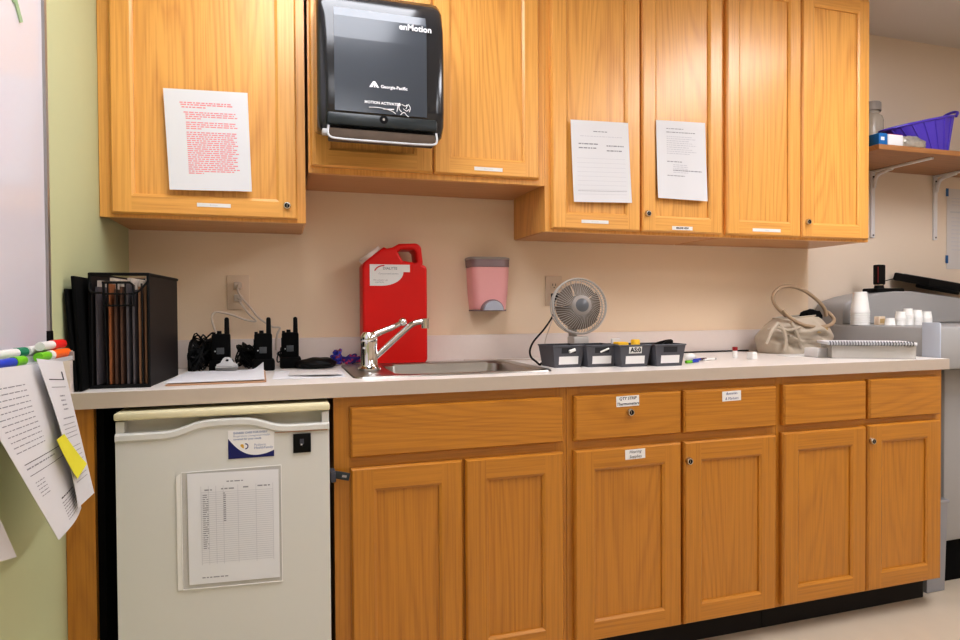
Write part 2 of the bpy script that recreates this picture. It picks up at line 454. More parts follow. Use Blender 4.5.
obj('lock', lock_mesh(.494, YD, 1.419), ['nickel', 'black'], dA[0])
tB, dB = wall_cabinet('shorter upper oak cabinet over the sink behind the towel dispenser', .558, 1.342, 1.527, 2.36, [(.564, .944, 1.545, 2.345), (.949, 1.315, 1.545, 2.345)])
obj('label_strip', label_mesh(1.083, 1.181, YD, 1.561, 1.573, ['Paper Goods'], .006, 1), ['lab', 'inklt'], dB[1])
tC, dC = wall_cabinet('tall upper oak cabinet with two printed white pages on its doors', 1.342, 2.064, 1.371, 2.36, [(1.361, 1.705, 1.381, 2.345), (1.713, 2.054, 1.381, 2.345)])
obj('label_strip', label_mesh(1.470, 1.575, YD, 1.402, 1.4135, ['Lab Supplies'], .006, 1), ['lab', 'inklt'], dC[0])
obj('label_strip', label_mesh(1.834, 1.921, YD, 1.390, 1.4035, ['MILLINE VIEW'], .0085, 1, bold=.0004), ['lab', 'inkdk'], dC[1])
obj('lock', lock_mesh(1.732, YD, 1.444), ['nickel', 'black'], dC[1])
tD, dD = wall_cabinet('far right upper oak cabinet with bare glossy doors', 2.064, 2.782, 1.371, 2.36, [(2.075, 2.420, 1.380, 2.345), (2.426, 2.766, 1.380, 2.345)])
obj('label_strip', label_mesh(2.189, 2.320, YD, 1.395, 1.407, ['Storage'], .006, 1), ['lab', 'inklt'], dD[0])
obj('lock', lock_mesh(2.451, YD, 1.440), ['nickel', 'black'], dD[1])

def base_cabinet(label, x0, x1, drawers, doors, xmid, leftside=True):
    t = thing('base_cabinet', label, 'cabinet', ((x0+x1)/2, 0, 0), 0, 'lower oak cabinets')
    zb, zt = .1, .875
    m = MB()
    m.box(x0, x0+.016, -.59, -.002, zb, zt); m.box(x1-.016, x1-.0005, -.59, -.002, zb, zt)
    m.box(x0+.016, x1-.016, -.59, -.002, zb, zb+.016); m.box(x0+.016, x1-.016, -.008, -.002, zb+.016, zt)
    obj('carcass', m, ['oakb_v'], t)
    m = MB(); y0, y1 = -.61, -.59
    m.box(x0, x0+.045, y0, y1, zb, zt); m.box(x1-.045, x1-.0005, y0, y1, zb, zt)
    m.box(x0+.045, x1-.045, y0, y1, .835, zt, 1); m.box(x0+.045, x1-.045, y0, y1, .675, .725, 1); m.box(x0+.045, x1-.045, y0, y1, zb, .14, 1)
    m.box(xmid-.022, xmid+.022, y0, y1, .14, .675); 
    if len(drawers) > 1: m.box(xmid-.022, xmid+.022, y0, y1, .725, .835)
    obj('face_frame', m, ['oakb_sv', 'oakb_sh'], t)
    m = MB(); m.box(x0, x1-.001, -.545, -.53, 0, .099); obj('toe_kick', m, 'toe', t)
    dr = [obj('drawer' if len(drawers) > 1 else 'drawer_front', door_mesh(a, b, c, d, -.63, slab=True), ['oakb_v', 'oakb_h'], t) for a, b, c, d in drawers]
    dd = [obj('door', door_mesh(a, b, c, d, -.63, st=.06, rail=.057), ['oakb_v', 'oakb_h', 'oakb_sv', 'oakb_sh'], t) for a, b, c, d in doors]
    return t, dr, dd
YB = -.6305
tE, rE, dE = base_cabinet('lower oak sink cabinet beside the fridge with one wide drawer front', .603, 1.278, [(.645, 1.262, .712, .846)], [(.645, .953, .107, .684), (.961, 1.262, .107, .684)], .957)
tF, rF, dF = base_cabinet('middle lower oak cabinet with handwritten labels and a drawer lock', 1.279, 2.043, [(1.298, 1.664, .712, .846), (1.675, 2.030, .712, .846)], [(1.298, 1.664, .107, .684), (1.675, 2.030, .107, .684)], 1.67)
tG, rG, dG = base_cabinet('right lower oak cabinet at the counter end without labels', 2.044, 2.792, [(2.060, 2.413, .712, .848), (2.427, 2.764, .712, .852)], [(2.056, 2.415, .109, .688), (2.422, 2.764, .109, .692)], 2.42)
obj('label_sticker', label_mesh(1.434, 1.512, YB, .808, .840, ['QTY STRIP', 'Thermometers'], .0125, 1, shear=.2, tilt=-.02, bold=.0002), ['lab', 'inkdk'], rF[0])
obj('lock', lock_mesh(1.481, YB, .790, .0115), ['nickel', 'black'], rF[0])
obj('label_sticker', label_mesh(1.814, 1.886, YB, .806, .838, ['Batteries', '& Markers'], .012, 1, shear=.2, tilt=-.02), ['lab', 'inkblue'], rF[1])
obj('label_sticker', label_mesh(1.464, 1.533, YB, .646, .676, ['Hearing', 'Supplies'], .013, 1, shear=.2, tilt=-.02), ['lab', 'inkdk'], dF[0])
obj('lock', lock_mesh(1.689, YB, .625, .0115), ['nickel', 'black'], dF[1])
obj('lock', lock_mesh(2.436, YB, .637, .0115), ['nickel', 'black'], dG[1])
# filler post between left wall and fridge
m = MB(); p = [(wx(-.61)+.001, -.61), (.044, -.61), (.044, -.59), (wx(-.59)+.001, -.59)]
m.add([(a, b, 0) for a, b in p]+[(a, b, .875) for a, b in p], [(0,1,2,3), (7,6,5,4), (0,4,5,1), (1,5,6,2), (2,6,7,3), (3,7,4,0)])
single('filler_post', m, 'oakb_v', 'narrow upright oak filler strip between green wall and fridge', 'trim panel', (.02, -.6, 0))
m = MB(); m.box(.044, .060, -.589, -.002, 0, .875); single('end_panel', m, 'blackm', 'end panel left of the fridge, blackened to carry the shade of the gap', 'panel', (.05, -.3, 0))  # side of the fridge cavity, coloured black for the shade in there

# ------------------------------------------------------------------ countertop
t_ct = thing('countertop', 'long pale laminate countertop with backsplash over the oak base cabinets', 'countertop', (1.4, -.3, .876))
SX0, SX1, SY0, SY1 = .69, 1.245, -.515, -.15      # sink cut-out
m = MB(); zt, zb = .914, .876; yl, xr = -.635, 2.798
def slab(m, x0a, x0b, x1, y0, y1):    # left edge may follow the wall: x0a at y0 (front), x0b at y1 (back)
    q = [(x0a, y0), (x1, y0), (x1, y1), (x0b, y1)]
    m.add([(a, b, zt) for a, b in q], [(0,1,2,3)], 0); m.add([(a, b, zb) for a, b in q], [(3,2,1,0)], 1)
    return q
slab(m, wx(yl, .001), wx(-.001, .001), SX0, yl, -.001); slab(m, SX1, SX1, xr, yl, -.001)
slab(m, SX0, SX0, SX1, yl, SY0); slab(m, SX0, SX0, SX1, SY1, -.001)
def wall(m, a, b, mi): m.quad((a[0], a[1], zb), (b[0], b[1], zb), (b[0], b[1], zt), (a[0], a[1], zt), mi)
L0 = (wx(yl, .001), yl); L1 = (wx(-.001, .001), -.001)
wall(m, L0, (xr, yl), 1); wall(m, (xr, yl), (xr, -.001), 1); wall(m, (xr, -.001), L1, 1); wall(m, L1, L0, 1)
for a, b in (((SX0, SY0), (SX1, SY0)), ((SX1, SY0), (SX1, SY1)), ((SX1, SY1), (SX0, SY1)), ((SX0, SY1), (SX0, SY0))): wall(m, b, a, 1)
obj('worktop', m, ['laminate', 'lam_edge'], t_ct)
m = MB(); m.box(wx(0, .024), 2.79, -.02, -.001, .914, 1.008, 0, .002); obj('backsplash', m, 'splash', t_ct)
m = MB(); p = [(wx(-.632, .001), -.632), (wx(-.632, .021), -.632), (wx(-.002, .021), -.002), (wx(-.002, .001), -.002)]
m.add([(a, b, .914) for a, b in p]+[(a, b, 1.014) for a, b in p], [(0,1,2,3), (7,6,5,4), (0,4,5,1), (1,5,6,2), (2,6,7,3), (3,7,4,0)])
obj('side_splash', m, 'splash', t_ct)

# ------------------------------------------------------------------ sink and faucet
t = thing('sink', 'shallow stainless steel drop-in sink set into the countertop', 'sink', (.96, -.33, .914))
m = MB(); n = 8
def rrect(x0, x1, y0, y1, r, z, k=6):
    P = []
    for (qx, qy, a0) in ((x1-r, y1-r, 0), (x0+r, y1-r, 90), (x0+r, y0+r, 180), (x1-r, y0+r, 270)):
        for i in range(k+1):
            a = math.radians(a0+90*i/k); P.append((qx+r*math.cos(a), qy+r*math.sin(a), z))
    return P
rings = [rrect(.664, 1.268, -.552, -.118, .03, .9143), rrect(.666, 1.266, -.550, -.120, .03, .9185), rrect(.672, 1.26, -.544, -.126, .028, .9200),
         rrect(.790, 1.225, -.520, -.160, .05, .9185), rrect(.796, 1.219, -.514, -.166, .05, .912), rrect(.806, 1.21, -.505, -.175, .05, .79), rrect(.83, 1.185, -.48, -.2, .05, .765)]
k = len(rings[0]); vs = [p for r in rings for p in r]
fs = [(i*k+j, i*k+(j+1) % k, (i+1)*k+(j+1) % k, (i+1)*k+j) for i in range(len(rings)-1) for j in range(k)]
m.add(vs, fs, 0, True); m.add(rings[-1], [list(range(k))], 0)
obj('basin', m, 'steel', t)
m = MB(); m.lathe([(.04, .7655), (.038, .769), (.028, .768), (.0001, .7665)], 20, 0, Matrix.Translation((1.0, -.34, 0))); obj('drain', m, 'chrome', t)
FX, FY = .731, -.36
t = thing('faucet', 'chrome single-lever faucet with long slanted spout at left of the sink', 'faucet', (FX, FY, .92))
m = MB(); m.lathe([(.0001, .9205), (.036, .9205), (.036, .926), (.030, .931), (.0265, .936), (.0255, .99), (.027, 1.0), (.0255, 1.008)], 24, 0, Matrix.Translation((FX, FY, 0)))
obj('body', m, 'chrome', t)
m = MB(); m.lathe([(.0255, 1.008), (.0275, 1.012), (.026, 1.025), (.018, 1.036), (.0001, 1.04)], 24, 0, Matrix.Translation((FX, FY, 0)))
m.tube([(FX-.005, FY, 1.018), (FX+.03, FY, 1.034), (FX+.075, FY, 1.051), (FX+.10, FY-.004, 1.064)], .011, 10, rfun=lambda s: 1.15-.5*s)
bm = bmesh.new(); bmesh.ops.create_uvsphere(bm, u_segments=14, v_segments=8, radius=.0135); m.bm(bm, 0, Matrix.Translation((FX+.105, FY-.004, 1.067)), True)
obj('lever', m, 'chrome', t)
m = MB(); m.tube([(FX+.012, FY, .955), (FX+.03, FY, .968), (FX+.085, FY-.003, 1.018), (FX+.125, FY-.006, 1.053), (FX+.143, FY-.008, 1.063), (FX+.16, FY-.01, 1.067), (FX+.178, FY-.012, 1.068)], .0095, 12)
obj('spout', m, 'chrome', t)
m = MB(); m.cyl((FX+.174, FY-.012, 1.077), (FX+.174, FY-.012, 1.046), .0125, .012, 16); obj('aerator', m, 'nickel', t)

# ------------------------------------------------------------------ fridge
t = thing('mini_fridge', 'white under-counter mini fridge with scalloped door top and stuck-on papers', 'fridge', (.345, -.35, 0))
fx0, fx1, fy = .100, .588, -.668
m = MB(); m.box(fx0+.004, fx1-.004, -.60, -.06, .02, .845, 0, .004); obj('cabinet_body', m, 'fridge', t)
m = MB(); m.box(fx0-.002, fx1+.002, fy, -.05, .849, .866, 0, .004); obj('top_lid', m, 'cream_pl', t)
m = MB()      # door: front skin follows a wavy top edge; recess behind the edge is the grip
N = 40
def ztop(u):
    b = math.exp(-((u-.5)/.20)**4)
    return .818+.024*b
top = [(fx0+(fx1-fx0)*i/N, ztop(i/N)) for i in range(N+1)]
zb = .045; y0, y1 = fy, -.603
for i in range(N):
    (xa, za), (xb, zc) = top[i], top[i+1]
    m.add([(xa, y0+.006, zb), (xb, y0+.006, zb), (xb, y0+.006, zc-.022), (xa, y0+.006, za-.022)], [(0,1,2,3)], 0, True)
    m.add([(xa, y0+.006, za-.022), (xb, y0+.006, zc-.022), (xb, y0, zc-.016), (xa, y0, za-.016)], [(0,1,2,3)], 0, True)
    m.add([(xa, y0, za-.016), (xb, y0, zc-.016), (xb, y0, zc-.004), (xa, y0, za-.004)], [(0,1,2,3)], 0, True)
    m.add([(xa, y0, za-.004), (xb, y0, zc-.004), (xb, y0+.005, zc), (xa, y0+.005, za)], [(0,1,2,3)], 0, True)
    m.add([(xa, y0+.005, za), (xb, y0+.005, zc), (xb, y0+.02, zc), (xa, y0+.02, za)], [(0,1,2,3)], 0, True)
    m.add([(xa, y0+.02, za), (xb, y0+.02, zc), (xb, y0+.022, .795), (xa, y0+.022, .795)], [(0,1,2,3)], 1)
m.quad((fx0, y0+.022, .795), (fx1, y0+.022, .795), (fx1, y1-.012, .795), (fx0, y1-.012, .795), 1)
m.box(fx0, fx1, y1-.012, y1, zb, .847, 1)
for x in (fx0, fx1): m.quad((x, y0+.006, zb), (x, y1, zb), (x, y1, .795), (x, y0+.006, .795), 0)
m.box(fx0, fx0+.018, y0+.012, y1, .795, .845, 0); m.box(fx1-.018, fx1, y0+.012, y1, .795, .845, 0)
m.quad((fx0, y0+.006, zb), (fx1, y0+.006, zb), (fx1, y1, zb), (fx0, y1, zb), 0)
d = obj('door', m, ['fridge', 'fridge_lit'], t)
m = MB(); m.box(.455, .583, fy-.0006, fy+.0002, .799, .801); obj('rust_streak', m, 'rust', d)
m = MB(); m.box(fx0+.01, fx1-.01, -.62, -.06, .0, .04); obj('plinth', m, 'blackm', t)
# black square on the door
m = MB(); m.box(.499, .542, fy+.001, fy+.0058, .745, .793, 0, .001); m.box(.515, .525, fy+.0004, fy+.001, .766, .780, 1); m.box(.517, .521, fy, fy+.0004, .764, .768, 2)
single('magnet_square', m, ['black', 'inkdk', 'ltgrey'], 'small black square magnet at the top right of the fridge door', 'magnet', (.52, fy, .745))
# navy swoosh magnet card
t = thing('magnet_card', 'white magnet card with navy swoosh and heart emblem on the fridge door', 'magnet', (.4, fy+.003, .742))
m = MB(); y = fy+.0045; x0, x1, z0, z1 = .346, .453, .741, .810
m.box(x0, x1, y, y+.0014, z0, z1, 0)
Nn = 16
for i in range(Nn):
    def zz(u): return z0+.006+.044*abs((u-.62)/.62)**2.2 if u < .62 else z0+.006+.010*((u-.62)/.38)**2
    ua, ub = i/Nn, (i+1)/Nn; xa = x0+(x1-x0)*ua; xb = x0+(x1-x0)*ub
    m.quad((xa, y-.0004, z0), (xb, y-.0004, z0), (xb, y-.0004, zz(ub)), (xa, y-.0004, zz(ua)), 1)
m.text('SHARED CARE FOR EVERY', .0068, FRONT(x0+.012, y-.0005, .8035), 2, 'LEFT', bold=.0002)
m.text('Respiratory | Integrated Health', .0068, FRONT(x0+.012, y-.0005, .796), 2, 'LEFT')
m.text('covered for your needs', .0068, FRONT(x0+.012, y-.0005, .7885), 2, 'LEFT', bold=.0002)
m.text('Pediatric', .008, FRONT(x0+.06, y-.0005, .772), 2, 'LEFT')
m.text('HealthFamily', .0085, FRONT(x0+.06, y-.0005, .7645), 2, 'LEFT', bold=.0001)
R = FRONT(x0+.036, y-.0005, .769)
heart = [(-.008, .003), (-.007, .006), (-.004, .007), (-.001, .006), (0, .003), (.0005, -.004), (-.003, -.003)]
m.add([R @ V((a, b, 0)) for a, b in heart], [list(range(len(heart)))], 3)
for i in range(8):
    a0, a1 = math.radians(100-i*25), math.radians(75-i*25)
    q = lambda a, r: R @ V((.004+r*math.cos(a), .001+r*1.1*math.sin(a), .0001))
    m.quad(q(a0, .0045), q(a1, .0045), q(a1, .0068), q(a0, .0068), 1)
obj('card', m, ['lab', 'navy', 'bluep', 'gold'], t)

# strap latch from the fridge to the cabinet frame
t = thing('safety_latch', 'dark grey strap latch joining fridge edge to oak cabinet frame', 'latch', (.61, -.64, .67))
m = MB(); m.box(.590, .604, -.662, -.615, .660, .688, 0, .003); obj('fridge_pad', m, 'inkdk', t)
m = MB(); T = Matrix.Translation((.62, -.63, .669)) @ Matrix.Rotation(math.radians(-6), 4, 'X') @ Matrix.Rotation(math.radians(14), 4, 'Y')
m.box(-.022, .022, -.003, .003, -.010, .010, 0, .002, T); m.box(.002, .014, -.0036, -.003, -.003, .003, 1, 0, T); obj('strap', m, ['disp3', 'lidg'], t)

# ------------------------------------------------------------------ pages
def page(name, label, cat, corners, draw=None, curl=0, mats=('paper', 'ink', 'inkdk'), group=None, curlfn=None, n=10, thick=.0006):
    """corners TL,TR,BR,BL; draw(fn) lays print at uv with u right, v down"""
    a, b, c, d = [V(p) for p in corners]
    nrm = (b-a).cross(d-a).normalized()
    if nrm.dot(V((cx, cy, cz))-a) < 0: nrm = -nrm
    def P(u, v, h=0):
        p = (a*(1-u)+b*u)*(1-v)+(d*(1-u)+c*u)*v
        o = curlfn(u, v) if curlfn else curl*(v**3)
        return p+nrm*(o+h)
    m = MB()
    for h in (thick, 0):
        m.add([P(i/n, j/n, h) for j in range(n+1) for i in range(n+1)],
              [(j*(n+1)+i, j*(n+1)+i+1, (j+1)*(n+1)+i+1, (j+1)*(n+1)+i) for j in range(n) for i in range(n)], 0, True)
    edge = [(i/n, 0) for i in range(n)]+[(1, i/n) for i in range(n)]+[(1-i/n, 1) for i in range(n)]+[(0, 1-i/n) for i in range(n)]
    for e0, e1 in zip(edge, edge[1:]+edge[:1]): m.quad(P(*e0, thick), P(*e1, thick), P(*e1, 0), P(*e0, 0), 0)
    def rect(u0, u1, v0, v1, mi=1):
        k = 4
        for i in range(k):
            ua, ub = u0+(u1-u0)*i/k, u0+(u1-u0)*(i+1)/k
            m.quad(P(ua, v0, thick+.0003), P(ub, v0, thick+.0003), P(ub, v1, thick+.0003), P(ua, v1, thick+.0003), mi)
    def words(u0, u1, v, h=.008, mi=1, rnd=random):
        u = u0
        while u < u1-.01:
            wd = rnd.uniform(.02, .075); e = min(u+wd, u1)
            m.quad(P(u, v-h/2, thick+.0003), P(e, v-h/2, thick+.0003), P(e, v+h/2, thick+.0003), P(u, v+h/2, thick+.0003), mi); u = e+.012
    def txt(s, u, v, size, mi=1, align='CENTER'):
        # lettering laid along the sheet
        o = P(u, v, thick+.0004); ex = (P(min(u+.01, 1), v)-P(max(u-.01, 0), v)).normalized(); ey = nrm.cross(ex).normalized()
        T = Matrix(((ex.x, ey.x, nrm.x, o.x), (ex.y, ey.y, nrm.y, o.y), (ex.z, ey.z, nrm.z, o.z), (0, 0, 0, 1)))
        m.text(s, size, T, mi, align)
    if draw: draw(rect, words, txt)
    m.recalc = False
    return single(name, m, list(mats), label, cat, tuple((a+b+c+d)/4), group)
def pr_red(rect, words, txt):
    words(.18, .80, .13, .012); words(.19, .82, .15, .012); words(.2, .5, .175, .012)
    v = .225
    for i in range(29):
        if i in (4, 8): v += .018
        words(.24 if i else .22, (.84, .82, .86, .80)[i % 4] if i not in (3, 7, 28) else .42, v, .0105); v += .0203
page('notice_page', 'white page of red print taped to the left upper cabinet door', 'paper',
     ((0.1611,-0.3350,1.7371), (0.3862,-0.3350,1.7446), (0.3954,-0.3350,1.4550), (0.1754,-0.3350,1.4498)), pr_red, .006, ('paper', 'inkred'))
def pr_form(rect, words, txt):
    words(.38, .62, .13, .010); words(.15, .88, .19, .007, 2)
    words(.12, .45, .285, .014); words(.6, .9, .30, .014); words(.12, .42, .335, .014); words(.6, .88, .36, .014)
    for i in range(9): rect(.08, .92, .46+i*.055, .463+i*.055, 2)
    rect(.08, .92, .86, .864, 1)
page('notice_page', 'white form page with ruled lines on the tall upper cabinet left door', 'paper',
     ((1.4278,-0.3350,1.7538), (1.6509,-0.3350,1.7601), (1.6642,-0.3350,1.4787), (1.4380,-0.3350,1.4721)), pr_form, .003, ('paper', 'ink', 'inklt'))
def pr_letter(rect, words, txt):
    words(.2, .55, .10, .009); words(.2, .8, .145, .010)
    for i in range(9): words(.2, (.72, .8, .66)[i % 3], .20+i*.027, .009, 2)
    words(.2, .5, .52, .010)
    for i in range(5): words(.32, .62, .56+i*.024, .009, 2)
    words(.32, .9, .63, .012); words(.2, .55, .70, .009)
page('notice_page', 'white typed letter page on the tall upper cabinet right door', 'paper',
     ((1.7645,-0.3350,1.7801), (1.9719,-0.3350,1.7863), (1.9806,-0.3350,1.4982), (1.7703,-0.3350,1.5013)), pr_letter, .004, ('paper', 'ink', 'inklt'))
# temperature log in a plastic sleeve
def pr_log(rect, words, txt):
    words(.42, .60, .085, .010, 2)
    words(.18, .26, .155, .012, 2); words(.36, .50, .15, .012, 2); words(.60, .66, .145, .012, 2); words(.76, .90, .14, .012, 2)
    for i in range(34): rect(.14, .93, .175+i*.0192, .179+i*.0192, 1)
    for u in (.14, .22, .30, .38, .54, .74, .93): rect(u, u+.005, .12, .83, 1)
    for i in range(26): words(.16, .22, .20+i*.0192, .008, 2); 
    for i in range(14): words(.38, .41, .19+i*.0192, .010, 2)
    words(.14, .42, .945, .010, 2)
page('log_sheet', 'white log sheet with a ruled table inside the plastic sleeve on fridge door', 'paper',
     ((0.2533,-0.6670,0.7132), (0.4629,-0.6670,0.7082), (0.4635,-0.6670,0.4359), (0.2554,-0.6670,0.4441)), pr_log, 0, ('paper', 'inklt', 'ink'))
def sleeve():
    t = thing('plastic_sleeve', 'clear punched plastic sleeve holding the log sheet on the fridge door', 'sleeve', (.35, -.666, .43))
    A, B, Cc, D = [V(p) for p in ((0.2400,-0.6655,0.7164), (0.4690,-0.6655,0.7174), (0.4694,-0.6655,0.4243), (0.2407,-0.6655,0.4334))]
    m = MB(); m.quad(A, B, Cc, D, 0)
    for p, q in ((A, B), (B, Cc), (Cc, D), (D, A)):
        m.tube([p, q], .0012, 6, 1, smoothing=0)
    obj('pocket', m, ['clear', 'white'], t)
    m = MB(); E, F = V((0.2289,-0.6655,0.7077)), V((0.2297,-0.6655,0.4325))
    m.add([E, A, D, F], [(0,1,2,3)], 0)
    obj('binding_strip', m, ['white'], t)
sleeve()

# ------------------------------------------------------------------ whiteboard, tray, markers, hanging sheets
def on(y, off, z): return (wx(y, off), y, z)
t = thing('whiteboard', 'white marker board in thin grey frame on the green wall', 'whiteboard', on(-1.5, .0, 1.03))
YW0, YW1, ZW0, ZW1 = -2.15, -.752, 1.034, 2.25
def wslab(m, y0, y1, z0, z1, o0, o1, mi=0):
    p = [(o0, y0, z0), (o0, y1, z0), (o0, y1, z1), (o0, y0, z1), (o1, y0, z0), (o1, y1, z0), (o1, y1, z1), (o1, y0, z1)]
    m.add([on(y, o, z) for o, y, z in p], [(0,1,2,3), (7,6,5,4), (0,4,5,1), (1,5,6,2), (2,6,7,3), (3,7,4,0)], mi)
m = MB(); wslab(m, YW0, YW1, ZW0, ZW1, .002, .016)
pan = obj('board', m, 'board', t)
m = MB()
for p, q in (((-.99, 1.80), (-.93, 1.74)), ((-.95, 1.755), (-.89, 1.70)), ((-.92, 1.735), (-.86, 1.675)), ((-1.0, 1.74), (-.95, 1.77)), ((-.985, 1.77), (-.90, 1.78)), ((-.94, 1.80), (-.88, 1.79))):
    m.tube([on(p[0], .0163, p[1]), on((p[0]+q[0])/2, .0163, (p[1]+q[1])/2+.006), on(q[0], .0163, q[1])], .0055, 6)
obj('marker_scribble', m, 'scrib', t)
m = MB()
wslab(m, YW1, YW1+.012, ZW0-.01, ZW1+.01, .002, .022); wslab(m, YW0-.012, YW0, ZW0-.01, ZW1+.01, .002, .022)
wslab(m, YW0, YW1, ZW0-.012, ZW0, .002, .022); wslab(m, YW0, YW1, ZW1, ZW1+.012, .002, .022)
obj('frame', m, 'alu', t)
m = MB(); wslab(m, YW1-.002, YW1+.013, ZW0-.010, ZW0+.030, .001, .024); obj('corner_cap', m, 'black', t)
m = MB(); wslab(m, -1.95, -.822, 1.006, 1.011, .056, .085); wslab(m, -1.95, -.822, 1.011, 1.014, .0815, .085); wslab(m, -1.95, -.822, 1.006, 1.0222, .002, .056)
wslab(m, -.822, -.815, 1.004, 1.0225, .002, .086, 1)
obj('marker_tray', m, ['ltgrey', 'lidg'], t)

def marker(label, y0, y1, off0, off1, zc, bodyc, capc, r=.0085, capfrac=.42, ring=None):
    a, b = V(on(y0, off0, zc)), V(on(y1, off1, zc)); d = (b-a)
    t = thing('marker', label, 'marker', tuple((a+b)/2-V((0, 0, r))), 0, 'whiteboard markers on the tray')
    m = MB(); c = a+d*(1-capfrac); m.cyl(a, c, r*.95, r*.95, 14); obj('barrel', m, bodyc, t)
    m = MB(); m.cyl(c, b-d*.05, r*1.06, r*1.02, 14); m.cyl(b-d*.05, b, r*1.02, r*.7, 14); obj('cap', m, capc, t)
    if ring: m = MB(); m.cyl(c-d*.12, c+d*.002, r*1.08, r*1.08, 14); obj('ring', m, ring, t)
marker('white marker with teal green cap lying on the whiteboard tray', -1.09, -.95, .046, .048, 1.0313, 'white', 'teal', .0088, .3)
marker('blue barrelled highlighter with lime cap at the front of the tray', -1.15, -1.02, .0705, .0705, 1.0198, 'bluecap', 'lime', .0085, .36)
marker('white marker with red cap lying against the board on the tray', -.945, -.815, .047, .047, 1.0315, 'white', 'redcap2', .0091, .45)
marker('red capped white marker stacked on top of the orange one', -.935, -.812, .0652, .0652, 1.0393, 'white', 'redcap2', .0090, .52)
marker('orange marker with lime end at the right end of the tray', -.958, -.803, .0705, .0705, 1.0205, 'lime', 'orange', .0090, .60, 'white')

HP = 'papers hanging under the whiteboard tray'
def pr_h1(rect, words, txt):
    for i in range(12): words(.08, .52, .10+i*.03, .005)
    rect(.1, .95, .50, .504, 2); words(.1, .6, .53, .008); rect(.1, .95, .57, .573, 2)
    for i in range(5): words(.12, .28, .62+i*.022, .005)
    words(.42, .8, .80, .009, 2)
    for i in range(7): words(.40, .92, .83+i*.020, .006)
page('hanging_sheet', 'large white printed sheet hanging askew under the whiteboard tray', 'paper',
     ((0.0506,-1.2809,1.0228), (0.0612,-0.9272,1.0089), (0.0650,-0.8003,0.6897), (0.0693,-0.9580,0.6758)), pr_h1, 0, ('paper', 'ink', 'inkdk'), HP,
     curlfn=lambda u, v: .006*math.sin(u*3.1)*v)
def pr_h2(rect, words, txt):
    rect(.2, .85, .12, .126, 2); rect(.2, .85, .17, .174, 1); rect(.8, .86, .07, .125, 2)
    for i in range(4): words(.45, .68, .23+i*.03, .009)
    words(.3, .9, .38, .008)
    for i in range(4): words(.2, .85, .42+i*.03, .005)
    for i in range(8): words(.15, .85, .58+i*.035, .005)
page('hanging_sheet', 'narrow folded white sheet with a sticky note hanging at the tray end', 'paper',
     ((0.0626,-1.0466,1.0241), (0.0700,-0.9345,1.0101), (0.0752,-0.7584,0.7090), (0.0699,-0.8711,0.7103)), pr_h2, 0, ('paper', 'ink', 'inkdk'), HP,
     curlfn=lambda u, v: .010*math.sin(v*2.6)*(1-u)+.004)
page('sticky_note', 'yellow sticky note stuck on the narrow hanging sheet', 'note',
     ((0.0819,-1.0023,0.8723), (0.0813,-0.9581,0.8750), (0.0846,-0.8453,0.7920), (0.0847,-0.9094,0.7774)), None, .004, ('yellow',))
page('hanging_sheet', 'lower hanging sheet showing only a pale corner at the left frame edge', 'paper',
     ((0.0132,-1.2258,0.8335), (0.0177,-1.0780,0.7655), (0.0243,-1.0240,0.6738), (0.0131,-1.2299,0.7259)), None, 0, ('paper2',), HP)

# ------------------------------------------------------------------ towel dispenser
t = thing('towel_dispenser', 'smoked black paper towel dispenser mounted on the cabinet over the sink', 'towel dispenser', (.75, -.332, 1.58))
x0, x1, zb, zt, yb, yf =   .574, .932, 1.594, 2.012, -.332, -.545
prof = [(yb, zt-.004), (yb-.12, zt), (yf+.05, zt-.012), (yf+.018, zt-.045), (yf+.003, zt-.10), (yf, zt-.16), (yf, zb+.075), (yf+.006, zb+.032), (yf+.03, zb+.008), (yf+.07, zb+.006), (yb, zb+.045)]
def shell(m, prof, x0, x1, r=.022, mi=0):
    secs = [(x0+.002, .016), (x0, .022) if False else (x0, .010), (x0+.006, .003), (x0+r, 0), (x1-r, 0), (x1-.006, .003), (x1, .010), (x1-.002, .016)]
    secs = [(x0, .02), (x0+.004, .009), (x0+.014, .002), (x0+r+.008, 0), (x1-r-.008, 0), (x1-.014, .002), (x1-.004, .009), (x1, .02)]
    cyy = sum(p[0] for p in prof)/len(prof); czz = (zt+zb)/2
    vs = []
    for x, ins in secs:
        for (y, z) in prof:
            yy = y+ins if y < yb-.01 else y
            zz = z+(ins*.6 if z < czz else -ins*.6)
            vs.append((x, yy, zz))
    k = len(prof); fs = []
    for i in range(len(secs)-1):
        for j in range(k): fs.append((i*k+j, i*k+(j+1) % k, (i+1)*k+(j+1) % k, (i+1)*k+j))
    m.add(vs, fs, mi, True); m.add(vs[:k], [list(range(k))], mi); m.add(vs[-k:], [list(range(k))[::-1]], mi)
m = MB(); shell(m, prof, x0, x1); obj('cover', m, 'disp', t)
m = MB()          # the lighter smoked window on the front
win = [(yf+.026, zt-.042), (yf+.0005, zt-.10), (yf-.0012, zt-.16), (yf-.0012, zb+.058)]
for i in range(3):
    (ya, za), (yb2, zb2) = win[i], win[i+1]
    m.add([(x0+.045, ya-.002, za), (x1-.055, ya-.002, za), (x1-.055, yb2-.002, zb2), (x0+.045, yb2-.002, zb2)], [(0,1,2,3)], 0, True)
yy = yf-.0042
m.text('enMotion', .024, FRONT(.845, yf-.0035, 1.900), 1, bold=.0006)
m.text('Georgia-Pacific', .0125, FRONT(.745, yy, 1.727), 1, 'LEFT', bold=.0003)
m.add([FRONT(.727, yy, 1.730) @ V(p) for p in ((-.014, -.007, 0), (.014, -.007, 0), (.003, .010, 0), (-.003, .010, 0))], [(0,1,2,3)], 1)
m.add([FRONT(.727, yy-.0003, 1.730) @ V(p) for p in ((-.005, -.007, 0), (-.001, -.007, 0), (0, .002, 0))], [(0,1,2)], 0)
